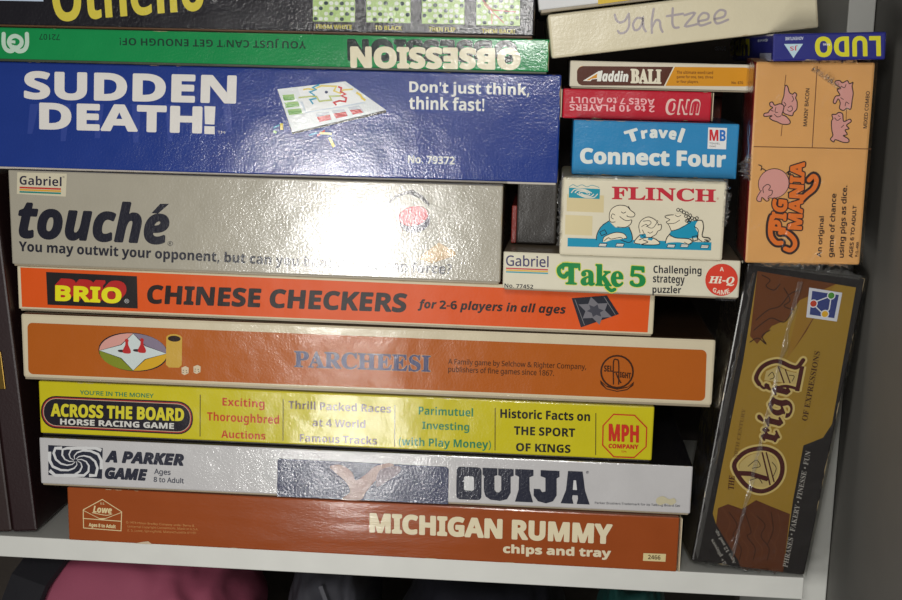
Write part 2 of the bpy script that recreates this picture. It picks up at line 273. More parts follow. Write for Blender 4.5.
  ('L', 'logo', (214, 208, 190), 0.646, [(11.21, 41.72), (12.23, 42.4), (14.68, 42.36), (16.64, 41.48)], 1, 0),
  ('L', 'logo', (30, 140, 160), 0.323, [(4.6, 45.09), (7.12, 46.73), (9.75, 45.64), (12.94, 46.78), (16.22, 45.58), (19.4, 46.72), (23.98, 45.44)], 1, 0),
  ('T', 'title', (186, 44, 58), 'FLINCH', 's', (32.59, 37.9, 99.3, 38.08, 32.19, 46.41), 0.483, 0.483),
  ('T', 'title', (186, 100, 100), '®', 'n', (99.7, 39.91, 101.1, 39.96, 99.61, 41.33), 0, 0),
  ('P', 'picture', (28, 140, 172), [(5.09, 11.78), (98.09, 11.97), (98.16, 6.72), (5.19, 6.09)], 0),
  ('P', 'picture', (28, 140, 172), [(23.74, 10.82), (24.53, 15.77), (27.49, 21.48), (31.2, 23.95), (35.63, 19.72), (41.66, 19.61), (44.83, 20.54), (46.46, 16), (47.4, 11.23), (38.07, 10.6)], 0),
  ('P', 'picture', (222, 212, 186), [(31.62, 23.66), (31.36, 29.24), (33.5, 32.86), (37.95, 34.22), (42.49, 33.46), (45.3, 31.22), (48.02, 28.98), (47.31, 27.23), (44.52, 26.83), (45.93, 24.64), (43.13, 20.48), (37.63, 19.78)], 1),
  ('L', 'picture', (28, 28, 34), 0.452, [(35.46, 23.28), (32.24, 23.37), (31.43, 27.72), (32.85, 31.83), (36.95, 34.19), (41.97, 33.85), (44.58, 31.7)], 1, 0),
  ('L', 'picture', (28, 28, 34), 0.451, [(43.48, 33.69), (45.1, 31.21), (47.81, 29.17), (47.11, 27.12), (43.51, 27), (42.87, 27.79)], 1, 0),
  ('L', 'picture', (28, 28, 34), 0.452, [(38.3, 26.93), (40.9, 24.98), (43.44, 24.36), (46.02, 24.85), (45.36, 22.08), (42.14, 20.04), (37.12, 20.07)], 1, 0),
  ('L', 'picture', (28, 28, 34), 0.452, [(39.15, 30.01), (40.39, 29.23), (41.96, 30)], 1, 0),
  ('L', 'picture', (28, 28, 34), 0.388, [(35.04, 27.84), (33.4, 28.5), (32.71, 26.24), (34.16, 25.27)], 1, 0),
  ('L', 'picture', (28, 28, 34), 0.518, [(31.21, 23.75), (26.56, 19.92), (24.15, 15.24), (23.72, 11.13)], 1, 0),
  ('L', 'picture', (28, 28, 34), 0.516, [(44.44, 20.32), (46.46, 16), (47.06, 11.94), (44.64, 10.12), (39.53, 11.68)], 1, 0),
  ('P', 'picture', (222, 212, 186), [(28, 10.25), (28.87, 13.36), (35.79, 16.15), (41.86, 15.54), (43.48, 13.14), (39.51, 12.19), (34, 11.49), (30.03, 10.02)], 1),
  ('L', 'picture', (28, 28, 34), 0.455, [(28, 10.25), (29.07, 13.47), (35.78, 16.35), (41.34, 15.83), (43.48, 13.14), (41.8, 12.68)], 1, 0),
  ('L', 'picture', (28, 28, 34), 0.454, [(29, 10.6), (31.42, 12.73), (33.47, 11.98), (38.95, 13.19), (41, 12.44)], 1, 0),
  ('L', 'picture', (28, 28, 34), 0.454, [(25.71, 16.32), (28.86, 17.96), (30.39, 15.45), (27.03, 14.01), (25.71, 16.32)], 0, 0),
  ('P', 'picture', (222, 212, 186), [(51.29, 17.7), (50.76, 22.26), (53.38, 25.91), (57.31, 27.25), (61.91, 25.38), (65.05, 22.74), (64.74, 19.17), (62.68, 16.56), (59, 14.09), (53.98, 14.22)], 1),
  ('L', 'picture', (28, 28, 34), 0.452, [(51.85, 16.7), (50.81, 21.25), (52.42, 25.06), (56.81, 27.24), (61.62, 25.17), (63.58, 22.18)], 1, 0),
  ('L', 'picture', (28, 28, 34), 0.45, [(63.08, 22.17), (65.17, 22.44), (65.13, 19.39), (63.2, 18.1), (62.11, 16.03), (59.2, 14.09)], 1, 0),
  ('L', 'picture', (28, 28, 34), 0.387, [(52.64, 20.8), (55.56, 22.42), (57.17, 20.44), (59.88, 20.23), (61.76, 22.63), (62.63, 25)], 1, 0),
  ('L', 'picture', (28, 28, 34), 0.386, [(53.46, 24.39), (57.44, 24.82), (58.53, 23.03), (55.64, 20.9)], 1, 0),
  ('L', 'picture', (28, 28, 34), 0.387, [(56.83, 17.38), (58.36, 16.72), (60.01, 17.79)], 1, 0),
  ('P', 'picture', (222, 212, 186), [(48.14, 10.44), (51.5, 13.62), (54.97, 14.56), (60.02, 13.71), (64.67, 11.22), (64.26, 9.57), (56.24, 9.29), (49.4, 9.46)], 1),
  ('P', 'picture', (28, 140, 172), [(51.7, 15.67), (55.38, 16.21), (56.21, 13.79), (52.22, 13.24)], 0),
  ('P', 'picture', (28, 140, 172), [(57.5, 14.03), (60.83, 13.74), (59.62, 11.86), (57.08, 12.39)], 0),
  ('L', 'picture', (28, 28, 34), 0.516, [(51.91, 15.48), (49.26, 12.32), (48.67, 9.95), (52.22, 9.36)], 1, 0),
  ('L', 'picture', (28, 28, 34), 0.516, [(51.58, 12.09), (55.02, 13.54), (60.02, 13.71), (64.58, 11.01), (63.27, 9.33), (53.24, 8.98), (57.17, 10.75), (54.08, 12.18)], 1, 0),
  ('L', 'picture', (28, 28, 34), 0.387, [(53.24, 18.78), (54.69, 15.98), (52.91, 15.51), (55.19, 14.16)], 0, 0),
  ('P', 'picture', (28, 140, 172), [(71.58, 18.39), (75.63, 21.07), (80.4, 24.78), (88.3, 25.85), (89.33, 22.04), (89.15, 14.92), (83.01, 14.1), (73.52, 14.18), (70.7, 16.32)], 0),
  ('P', 'picture', (222, 212, 186), [(67.79, 27.4), (72.67, 29.38), (78.1, 30.27), (81.22, 27.84), (82.42, 24.34), (78.59, 21.67), (72.77, 18.63), (70.12, 21.39), (68.66, 24.39)], 1),
  ('L', 'picture', (28, 28, 34), 0.449, [(72.68, 29.18), (68.22, 28.63), (67.49, 27.39), (70.57, 25.97), (68.46, 24.38), (70.06, 22.4), (71.97, 18.6)], 1, 0),
  ('L', 'picture', (28, 28, 34), 0.385, [(69.51, 23.4), (73.48, 23.74), (76.85, 25.88)], 1, 0),
  ('L', 'picture', (28, 28, 34), 0.385, [(73.68, 29.11), (75.73, 28.07), (77.37, 29.13)], 1, 0),
  ('L', 'picture', (28, 28, 34), 0.45, [(71.77, 18.6), (77.16, 20.41), (82.45, 23.83)], 1, 0),
  ('L', 'picture', (28, 28, 34), 0.384, [(74.46, 32.47), (75.42, 33.55), (76.51, 32.54), (75.54, 31.47)], 1, 1),
  ('L', 'picture', (28, 28, 34), 0.384, [(76.47, 32.14), (77.43, 33.21), (78.52, 32.2), (77.55, 31.13)], 1, 1),
  ('L', 'picture', (28, 28, 34), 0.384, [(78.23, 30.98), (79.19, 32.05), (80.27, 31.05), (79.31, 29.97)], 1, 1),
  ('L', 'picture', (28, 28, 34), 0.384, [(80.05, 30.33), (81.02, 31.41), (82.1, 30.4), (81.14, 29.33)], 1, 1),
  ('L', 'picture', (28, 28, 34), 0.384, [(79.66, 28.6), (80.62, 29.68), (81.7, 28.67), (80.74, 27.59)], 1, 1),
  ('L', 'picture', (28, 28, 34), 0.384, [(81.39, 27.85), (82.35, 28.92), (83.44, 27.92), (82.48, 26.84)], 1, 1),
  ('L', 'picture', (28, 28, 34), 0.384, [(82.31, 29.09), (83.28, 30.17), (84.36, 29.16), (83.4, 28.09)], 1, 1),
  ('L', 'picture', (28, 28, 34), 0.384, [(83.71, 27.32), (84.67, 28.39), (85.76, 27.39), (84.79, 26.31)], 1, 1),
  ('L', 'picture', (28, 28, 34), 0.384, [(85.24, 26.76), (86.2, 27.84), (87.28, 26.83), (86.32, 25.75)], 1, 1),
  ('L', 'picture', (28, 28, 34), 0.384, [(86.69, 27.42), (87.65, 28.49), (88.73, 27.48), (87.77, 26.41)], 1, 1),
  ('L', 'picture', (28, 28, 34), 0.384, [(81.1, 26.02), (82.06, 27.09), (83.15, 26.08), (82.18, 25.01)], 1, 1),
  ('L', 'picture', (28, 28, 34), 0.384, [(81.86, 24.83), (82.83, 25.9), (83.91, 24.89), (82.95, 23.82)], 1, 1),
  ('L', 'picture', (28, 28, 34), 0.384, [(80.33, 25.59), (81.29, 26.66), (82.38, 25.65), (81.41, 24.58)], 1, 1),
  ('L', 'picture', (28, 28, 34), 0.384, [(82.49, 26.06), (83.45, 27.14), (84.54, 26.13), (83.57, 25.05)], 1, 1),
  ('P', 'picture', (222, 212, 186), [(68.71, 10.65), (70.48, 14.79), (75, 14.43), (83.03, 13.89), (85.62, 12.25), (84.72, 10.49), (81.21, 10.77), (77.17, 11.45), (71.19, 11.04)], 1),
  ('L', 'picture', (28, 28, 34), 0.515, [(71.07, 16.84), (69.04, 13.72), (68.7, 10.85)], 1, 0),
  ('L', 'picture', (28, 28, 34), 0.515, [(70.91, 16.13), (75.01, 14.23), (83.03, 13.89), (85.62, 12.15), (84.42, 10.48)], 1, 0),
  ('L', 'picture', (28, 28, 34), 0.385, [(80.66, 11.57), (83.23, 10.44), (84.97, 11.31)], 1, 0),
  ('P', 'picture', (222, 212, 186), [(87.04, 21.96), (88.79, 26.07), (91.28, 25.95), (92.01, 22.13), (91.71, 15.52), (96.77, 14.16), (96.58, 12.33), (91.1, 12.34), (89.01, 13.9), (89.63, 16.97)], 1),
  ('L', 'picture', (28, 28, 34), 0.511, [(87.31, 25.82), (91.08, 25.94), (92.37, 21.12), (91.89, 15.83), (95.92, 14.95), (97, 13.56), (93.51, 13.65), (96.57, 12.53), (93.09, 12.41)], 1, 0),
  ('L', 'picture', (28, 28, 34), 0.512, [(86.54, 21.94), (89.05, 20), (89.16, 14.72), (92.09, 12.37)], 1, 0),
  ('L', 'picture', (28, 28, 34), 0.449, [(85.44, 15.3), (88.38, 16.11), (89.24, 13.4), (86.31, 12.38), (85.44, 15.3)], 0, 0),
  ('P', 'picture', (226, 224, 214), [(26.05, 8.85), (30.79, 8.81), (30.17, 6.95), (25.32, 6.98)], 0),
  ('L', 'picture', (28, 28, 34), 0.325, [(26.05, 8.85), (30.79, 8.81), (30.17, 6.95), (25.32, 6.98)], 0, 1),
  ('L', 'picture', (28, 28, 34), 0.26, [(25.69, 7.82), (30.53, 7.88)], 0, 0),
  ('P', 'picture', (226, 224, 214), [(37.13, 9.24), (41.86, 9.2), (41.25, 7.33), (36.41, 7.37)], 0),
  ('L', 'picture', (28, 28, 34), 0.324, [(37.13, 9.24), (41.86, 9.2), (41.25, 7.33), (36.41, 7.37)], 0, 1),
  ('L', 'picture', (28, 28, 34), 0.259, [(36.77, 8.2), (41.61, 8.27)], 0, 0),
  ('P', 'picture', (226, 224, 214), [(70.26, 9.78), (74.97, 9.74), (74.37, 7.88), (69.56, 7.92)], 0),
  ('L', 'picture', (28, 28, 34), 0.322, [(70.26, 9.78), (74.97, 9.74), (74.37, 7.88), (69.56, 7.92)], 0, 1),
  ('L', 'picture', (28, 28, 34), 0.258, [(69.91, 8.75), (74.72, 8.81)], 0, 0),
  ('P', 'picture', (226, 224, 214), [(78.84, 10.28), (83.54, 10.24), (82.94, 8.39), (78.14, 8.42)], 0),
  ('L', 'picture', (28, 28, 34), 0.321, [(78.84, 10.28), (83.54, 10.24), (82.94, 8.39), (78.14, 8.42)], 0, 1),
  ('L', 'picture', (28, 28, 34), 0.257, [(78.49, 9.25), (83.29, 9.32)], 0, 0),
  ('P', 'picture', (226, 224, 214), [(91.83, 10.12), (96.52, 10.08), (95.93, 8.23), (91.14, 8.26)], 0),
  ('L', 'picture', (28, 28, 34), 0.321, [(91.83, 10.12), (96.52, 10.08), (95.93, 8.23), (91.14, 8.26)], 0, 1),
  ('L', 'picture', (28, 28, 34), 0.257, [(91.49, 9.09), (96.28, 9.16)], 0, 0),
 ],
 'take5:front': [
  ('T', 'maker_label', (62, 58, 96), 'Gabriel', 'r', (1.95, 16.36, 30.4, 16.45, 1.71, 23.93), 0.234, 0.234),
  ('L', 'maker_label', (190, 60, 60), 0.87, [(2, 14.73), (30.07, 14.81)], 0, 0),
  ('L', 'maker_label', (214, 170, 60), 0.87, [(2.04, 13.51), (30.11, 13.59)], 0, 0),
  ('L', 'maker_label', (60, 150, 160), 0.872, [(2.07, 12.29), (30.16, 12.38)], 0, 0),
  ('T', 'item_number', (40, 40, 44), 'No. 77452', 'b', (1.4, 1.64, 20.66, 1.51, 1.31, 4.36), 0, 0),
  ('T', 'title', (212, 208, 90), 'Take', 's', (39.76, 5.19, 80.44, 5.04, 39.17, 20.18), 1.728, 0.864),
  ('T', 'title', (212, 208, 90), '5', 's', (84.49, 5.76, 95.02, 5.53, 83.79, 19.99), 1.71, 0.855),
  ('L', 'title', (212, 208, 90), 4.201, [(48.86, 17.98), (41.56, 18.84), (37.45, 16.14), (37.99, 12.27), (41.12, 10.64), (42.94, 13.06)], 1, 0),
  ('L', 'title', (212, 208, 90), 3.799, [(69.46, 4.83), (72.42, 2.61), (74.66, 3.49)], 1, 0),
  ('T', 'title', (24, 128, 66), 'Take', 's', (39.76, 5.19, 80.44, 5.04, 39.17, 20.18), 0.864, 0.864),
  ('T', 'title', (24, 128, 66), '5', 's', (84.49, 5.76, 95.02, 5.53, 83.79, 19.99), 0.855, 0.855),
  ('L', 'title', (24, 128, 66), 2.827, [(48.86, 17.98), (41.56, 18.84), (37.45, 16.14), (37.99, 12.27), (41.12, 10.64), (42.94, 13.06)], 1, 0),
  ('L', 'title', (24, 128, 66), 2.427, [(69.46, 4.83), (72.42, 2.61), (74.66, 3.49)], 1, 0),
  ('T', 'caption', (44, 44, 48), 'Challenging', 'b', (99.69, 14.08, 130.96, 14.59, 99.34, 20.76), 0, 0),
  ('T', 'caption', (44, 44, 48), 'strategy', 'b', (99.77, 7.62, 120.43, 7.7, 99.42, 14.2), 0, 0),
  ('T', 'caption', (44, 44, 48), 'puzzler', 'b', (99.74, 0.75, 118.45, 1.16, 99.4, 7.2), 0, 0),
  ('E', 'badge', (206, 62, 44), (144.1, 12.87, 10.52, 10.72, 0)),
  ('T', 'badge', (226, 220, 200), 'Hi-Q', 'si', (135.97, 9.04, 152.69, 9.09, 135.6, 15.18), 0.291, 0.291),
  ('T', 'badge', (226, 210, 190), 'A', 'b', (142.64, 18.68, 145.22, 18.65, 142.47, 21.34), 0, 0),
  ('T', 'badge', (226, 210, 190), 'G', 'b', (138.54, 5.26, 140.7, 3.88, 139.41, 7.98), 0, 0),
  ('T', 'badge', (226, 210, 190), 'A', 'b', (141.36, 3.78, 143.74, 3.07, 141.85, 6.35), 0, 0),
  ('T', 'badge', (226, 210, 190), 'M', 'b', (144.26, 2.96, 147.61, 3.38, 144.07, 6.04), 0, 0),
  ('T', 'badge', (226, 210, 190), 'E', 'b', (148.37, 3.68, 150.12, 4.69, 147.29, 6.45), 0, 0),
  ('T', 'caption', (60, 60, 60), '77603-01', 'b', (141.01, -1.08, 153.73, -1.05, 140.9, 0.67), 0, 0),
 ],
 'checkers:front': [
  ('P', 'printed_panel', (214, 84, 26), [(2.68, 31.7), (447.28, 29.84), (446.78, 2.94), (2.62, 3.1)], 0),
  ('P', 'logo', (36, 32, 32), [(21.43, 29.16), (87.64, 28.56), (87.64, 5.27), (21.6, 5.39)], 0),
  ('T', 'logo', (176, 40, 36), 'BRIO', 'b', (27.16, 8.3, 75.48, 8.05, 27.63, 20.65), 1.105, 1.105),
  ('T', 'logo', (176, 40, 36), 'BRIO', 'b', (28, 9.21, 76.3, 8.95, 28.47, 21.55), 1.105, 1.105),
  ('T', 'logo', (176, 40, 36), 'BRIO', 'b', (28.85, 10.11, 77.13, 9.85, 29.31, 22.45), 1.103, 1.103),
  ('T', 'logo', (176, 40, 36), 'BRIO', 'b', (29.69, 11.02, 77.96, 10.75, 30.15, 23.35), 1.103, 1.103),
  ('T', 'logo', (176, 40, 36), 'BRIO', 'b', (30.53, 11.92, 78.78, 11.65, 30.99, 24.25), 1.103, 1.103),
  ('T', 'logo', (176, 40, 36), 'BRIO', 'b', (31.37, 12.83, 79.61, 12.55, 31.83, 25.15), 1.103, 1.103),
  ('T', 'logo', (222, 214, 30), 'BRIO', 'b', (27.46, 8.32, 75.92, 8.35, 27.9, 20.08), 0.958, 0.958),
  ('T', 'logo', (200, 200, 200), '®', 'n', (78.12, 8.88, 81.47, 8.87, 78.21, 11.92), 0, 0),
  ('T', 'title', (40, 30, 28), 'CHINESE CHECKERS', 'b', (94.13, 9.08, 279.11, 10.05, 95.47, 22.83), 0.873, 0.873),
  ('T', 'caption', (44, 32, 28), 'for 2-6 players in all ages', 'bi', (287.63, 11.82, 390.23, 11.88, 287.49, 20.04), 0.21, 0.21),
  ('P', 'picture', (34, 36, 46), [(393.89, 24.88), (417.76, 27.64), (426.6, 15.04), (401.04, 4.63)], 0),
  ('P', 'picture', (112, 110, 116), [(407.01, 26.39), (411.98, 21.88), (418.57, 22.4), (416.97, 17.32), (421.91, 12.77), (415.32, 12.2), (413.65, 7.11), (408.67, 11.65), (402.04, 11.12), (403.67, 16.22), (398.73, 20.77), (405.33, 21.34)], 0),
  ('P', 'picture', (64, 64, 74), [(411.73, 21.18), (412.71, 18.41), (416.05, 17.26), (413.69, 15.62), (414.65, 12.84), (411.3, 13.97), (408.92, 12.35), (407.94, 15.13), (404.6, 16.28), (406.96, 17.92), (406.01, 20.7), (409.35, 19.56)], 0),
  ('L', 'picture', (120, 118, 120), 0.41, [(396.19, 23.99), (403.44, 6.35)], 0, 0),
  ('L', 'picture', (120, 118, 120), 0.408, [(415.89, 26.79), (424.23, 14.53)], 0, 0),
 ],
 'parcheesi:front': [
  ('Q', 'printed_panel', (172, 90, 28), [(4.99, 41.99), (483.94, 40.99), (484.9, 4.76), (4.14, 4.22)], 3.66),
  ('E', 'picture', (40, 30, 36), (81.4, 23.52, 25.25, 14.15, -2)),
  ('P', 'picture', (206, 150, 140), [(56.69, 23.66), (57.25, 26.33), (58.74, 28.88), (61.09, 31.23), (64.22, 33.28), (68.01, 34.95), (72.3, 36.18), (76.94, 36.93), (81.74, 37.16), (74.18, 27.62)], 0),
  ('P', 'picture', (128, 116, 134), [(81.74, 37.16), (86.53, 36.86), (91.12, 36.06), (95.34, 34.78), (99.02, 33.06), (102.03, 30.98), (104.25, 28.62), (105.59, 26.05), (106.01, 23.39), (88.81, 27.54)], 0),
  ('P', 'picture', (204, 160, 40), [(106.01, 23.39), (105.48, 20.73), (104.03, 18.17), (101.71, 15.82), (98.6, 13.75), (94.82, 12.07), (90.53, 10.82), (85.88, 10.06), (81.05, 9.81), (88.62, 19.42)], 0),
  ('P', 'picture', (124, 134, 40), [(81.05, 9.81), (76.23, 10.1), (71.6, 10.9), (67.36, 12.19), (63.65, 13.92), (60.63, 16.02), (58.42, 18.4), (57.09, 20.98), (56.69, 23.66), (73.96, 19.5)], 0),
  ('P', 'picture', (40, 30, 36), [(106.01, 23.39), (90.34, 18.45), (81.05, 9.81), (72.18, 18.54), (56.69, 23.66), (72.46, 28.6), (81.74, 37.16), (90.58, 28.49)], 0),
  ('P', 'picture', (196, 206, 204), [(105.4, 23.39), (89.82, 18.74), (81.05, 10.16), (72.72, 18.83), (57.31, 23.65), (72.98, 28.31), (81.74, 36.82), (90.05, 28.21)], 0),
  ('E', 'picture', (60, 40, 44), (73.13, 23.93, 2.91, 1.02, -2)),
  ('P', 'picture', (178, 44, 44), [(76.11, 32.06), (77.85, 32.13), (78.04, 28.5), (79.68, 24.48), (78.9, 22.4), (74.55, 22.52), (73.88, 24.54), (75.72, 28.41)], 1),
  ('E', 'picture', (178, 44, 44), (76.97, 31.66, 1.38, 1.38, 0)),
  ('E', 'picture', (60, 40, 44), (84.18, 24.8, 2.9, 1.02, -2)),
  ('P', 'picture', (178, 44, 44), [(87.14, 32.93), (88.87, 33), (89.08, 29.37), (90.72, 25.35), (89.94, 23.28), (85.6, 23.4), (84.92, 25.42), (86.76, 29.28)], 1),
  ('E', 'picture', (178, 44, 44), (87.99, 32.53, 1.38, 1.38, 0)),
  ('P', 'picture', (196, 158, 66), [(105.6, 35.03), (117.05, 34.97), (116.41, 15.43), (114.35, 13.45), (107.11, 13.3), (104.98, 15.26)], 0),
  ('E', 'picture', (196, 158, 66), (111.36, 34.9, 5.77, 2.89, 0)),
  ('E', 'picture', (46, 32, 28), (111.35, 34.46, 4.62, 2.16, 0)),
  ('P', 'picture', (206, 188, 158), [(116.23, 13.53), (119.15, 14.81), (121.44, 13.74), (121.23, 9.63), (118.31, 8.19), (116.3, 9.13)], 0),
  ('E', 'picture', (50, 40, 40), (117.5, 11.67, 0.36, 0.36, 0)),
  ('E', 'picture', (50, 40, 40), (117.33, 10.06, 0.36, 0.36, 0)),
  ('E', 'picture', (50, 40, 40), (119.67, 11.47, 0.36, 0.36, 0)),
  ('E', 'picture', (50, 40, 40), (120.07, 10.02, 0.36, 0.36, 0)),
  ('P', 'picture', (206, 188, 158), [(124.85, 14.75), (127.76, 16.04), (130.05, 14.97), (129.84, 10.86), (126.93, 9.42), (124.92, 10.37)], 0),
  ('E', 'picture', (50, 40, 40), (126.12, 12.91, 0.36, 0.36, 0)),
  ('E', 'picture', (50, 40, 40), (125.95, 11.29, 0.36, 0.36, 0)),
  ('E', 'picture', (50, 40, 40), (128.28, 12.7, 0.36, 0.36, 0)),
  ('E', 'picture', (50, 40, 40), (128.69, 11.25, 0.36, 0.36, 0)),
  ('T', 'title', (196, 150, 110), 'PARCHEESI', 's', (197.17, 17.05, 293.84, 17.46, 197.18, 29.3), 1.213, 0.642),
  ('T', 'title', (74, 76, 108), 'PARCHEESI', 's', (197.17, 17.05, 293.84, 17.46, 197.18, 29.3), 0.678, 0.678),
  ('T', 'caption', (84, 48, 26), 'A Family game by Selchow & Righter Company,', 'r', (306.09, 22.72, 402.05, 22.76, 305.97, 27.89), 0.105, 0.105),
  ('T', 'caption', (84, 48, 26), 'publishers of fine games since 1867.', 'r', (306.22, 17.1, 380.11, 17.13, 306.1, 22.43), 0.105, 0.105),
  ('L', 'seal', (62, 36, 24), 1.167, [(434.42, 23.67), (434.19, 20.7), (433.23, 17.9), (431.6, 15.46), (429.41, 13.55), (426.81, 12.29), (423.97, 11.78), (421.1, 12.05), (418.38, 13.09), (416.01, 14.81), (414.15, 17.11), (412.92, 19.82), (412.42, 22.76), (412.66, 25.73), (413.63, 28.52), (415.27, 30.95), (417.47, 32.85), (420.07, 34.09), (422.89, 34.59), (425.75, 34.32), (428.45, 33.29), (430.81, 31.58), (432.67, 29.29), (433.9, 26.6)], 0, 1),
  ('T', 'seal', (62, 36, 24), 'SEL', 'b', (414.48, 22.99, 420.41, 22.95, 414.27, 27.41), 0.138, 0.138),
  ('L', 'seal', (62, 36, 24), 0.827, [(421.37, 14.26), (420.63, 29.94), (422.6, 31.87), (424.24, 29.38), (424.95, 14.41)], 1, 0),
  ('L', 'seal', (62, 36, 24), 0.756, [(420.97, 22.83), (424.54, 22.97)], 0, 0),
  ('L', 'seal', (62, 36, 24), 0.825, [(422.79, 22.19), (424.33, 18.68), (426.57, 15.19)], 0, 0),
  ('T', 'seal', (62, 36, 24), 'IGHT', 'b', (425.55, 19.16, 433.16, 18.61, 425.35, 23.29), 0.138, 0.138),
  ('P', 'seal', (62, 36, 24), [(412, 16.73), (416.31, 12.97), (424.01, 11.07), (431.51, 12.96), (435.46, 16.71), (435.05, 13.83), (430.95, 10.36), (424.11, 8.92), (416.43, 10.46), (412.54, 13.89)], 0),
  ('P', 'seal', (172, 90, 28), [(413.75, 14.66), (417.05, 11.92), (424.04, 10.35), (430.86, 12.07), (434.04, 14.79), (430.9, 11.21), (424.07, 9.63), (416.82, 11.05)], 0),
 ],
 'yellow:front': [
  ('T', 'caption', (40, 120, 80), "YOU'RE IN THE MONEY", 'r', (30.37, 31.48, 84.19, 31.3, 30.48, 34.74), 0.221, 0.221),
  ('Q', 'title_panel', (34, 30, 36), [(1.59, 29.71), (112.8, 29.74), (112.4, 5.1), (0.62, 5.46)], 11.1),
  ('Q', 'title_panel', (160, 44, 44), [(2.51, 28.78), (111.84, 28.74), (111.47, 6.02), (1.63, 6.48)], 10.36),
  ('Q', 'title_panel', (200, 180, 150), [(3.29, 28), (111.03, 27.89), (110.68, 6.81), (2.48, 7.34)], 9.62),
  ('Q', 'title_panel', (34, 30, 38), [(3.65, 27.64), (110.66, 27.5), (110.32, 7.16), (2.86, 7.74)], 9.32),
  ('T', 'title', (206, 196, 50), 'ACROSS THE BOARD', 'b', (8.23, 14.27, 106.01, 14.93, 8.61, 24.14), 0.63, 0.63),
  ('T', 'title', (206, 204, 196), 'HORSE RACING GAME', 'b', (14.96, 8.58, 98.6, 8.94, 15.13, 13.08), 0.26, 0.26),
  ('L', 'divider', (96, 84, 30), 0.652, [(118.18, 35.28), (117.56, 4.29)], 0, 0),
  ('L', 'divider', (96, 84, 30), 0.646, [(177.91, 34.64), (177.69, 3.94)], 0, 0),
  ('L', 'divider', (96, 84, 30), 0.638, [(257.56, 33.74), (257.86, 3.29)], 0, 0),
  ('L', 'divider', (96, 84, 30), 0.631, [(328.21, 34.67), (328.98, 3.81)], 0, 0),
  ('L', 'divider', (96, 84, 30), 0.622, [(398.34, 34.16), (399.55, 3.69)], 0, 0),
  ('T', 'caption', (190, 60, 30), 'Exciting', 'b', (134.12, 26.1, 164.44, 25.82, 134.21, 34.06), 0, 0),
  ('T', 'caption', (190, 60, 30), 'Thoroughbred', 'b', (122.88, 14.5, 174.84, 14.18, 123, 22.95), 0, 0),
  ('T', 'caption', (190, 60, 30), 'Auctions', 'b', (132.92, 4.1, 164.97, 4.09, 132.99, 9.91), 0, 0),
  ('T', 'caption', (92, 66, 62), 'Thrill Packed Races', 'b', (181.77, 27.76, 254.87, 27.92, 181.78, 33.78), 0, 0),
  ('T', 'caption', (92, 66, 62), 'at 4 World', 'b', (199.01, 15.57, 236.8, 15.96, 199, 21.47), 0, 0),
  ('T', 'caption', (92, 66, 62), 'Famous Tracks', 'b', (189.81, 3.91, 245.21, 4.11, 189.81, 9.83), 0, 0),
  ('T', 'caption', (30, 124, 84), 'Parimutuel', 'b', (274.58, 27.63, 312.82, 27.73, 274.47, 33.75), 0, 0),
  ('T', 'caption', (30, 124, 84), 'Investing', 'b', (277.29, 15.45, 310.46, 15.65, 277.15, 22.92), 0, 0),
  ('T', 'caption', (30, 124, 84), '(with Play Money)', 'b', (260.93, 2.62, 326.04, 3.16, 260.81, 10.58), 0, 0),
  ('T', 'caption', (36, 34, 30), 'Historic Facts on', 'b', (332, 27.72, 394.58, 28.06, 331.79, 34.54), 0.14, 0.14),
  ('T', 'caption', (36, 34, 30), 'THE SPORT', 'b', (341.98, 15.92, 384.65, 16.13, 341.78, 22.19), 0.14, 0.14),
  ('T', 'caption', (36, 34, 30), 'OF KINGS', 'b', (343.77, 3.99, 381.92, 4.32, 343.57, 10), 0.141, 0.141),
  ('L', 'badge', (192, 50, 34), 0.828, [(410.61, 33.84), (425.12, 33.76), (433.91, 25.21), (434.21, 11.44), (426.3, 3.2), (412.12, 3.11), (404.09, 11.2), (403.73, 25.28)], 0, 1),
  ('T', 'badge', (192, 50, 34), 'MPH', 'b', (408.11, 14.45, 429.08, 14.11, 407.54, 26.91), 0.624, 0.624),
  ('T', 'badge', (192, 50, 34), 'COMPANY', 'b', (408.22, 9.21, 429.04, 9.45, 408.07, 12.41), 0.208, 0.208),
  ('T', 'badge', (192, 50, 34), 'TM', 'n', (417.11, 6.41, 420.58, 6.43, 417.05, 7.72), 0, 0),
 ],
 'ouija:front': [
  ('P', 'logo', (38, 40, 54), [(6.64, 30.84), (46.81, 30.43), (45.51, 7.19), (5.91, 8.19)], 0),
  ('P', 'logo', (206, 206, 206), [(27.59, 19.85), (29.99, 18.27), (30.58, 15.69), (28.94, 12.66), (24.88, 9.96), (18.64, 9.47), (11.38, 9.3), (7.8, 12.72), (6.08, 10.69), (10.64, 7.09), (18.61, 7.5), (25.29, 8.38), (29.87, 11.76), (31.6, 15.62), (30.59, 18.77), (27.83, 20.24)], 0),
  ('P', 'logo', (206, 206, 206), [(26.92, 19.37), (27.03, 16.96), (24.94, 14.65), (20.82, 13.14), (15.45, 13.27), (10.2, 15.47), (8.33, 19.65), (8.74, 25.91), (6.23, 25.8), (6.14, 19.05), (8.89, 13.92), (15.02, 11.63), (20.94, 11.8), (25.46, 13.78), (27.72, 16.74), (27.36, 19.45)], 0),
  ('P', 'logo', (206, 206, 206), [(26.04, 19.39), (23.79, 17.47), (20.1, 16.8), (15.96, 17.87), (12.67, 20.77), (11.4, 25.12), (12.42, 27.8), (16.74, 27.7), (16.83, 30.25), (11.38, 29.7), (9.47, 24.94), (11.3, 19.76), (15.3, 16.63), (20, 15.74), (24.06, 16.79), (26.32, 19.06)], 0),
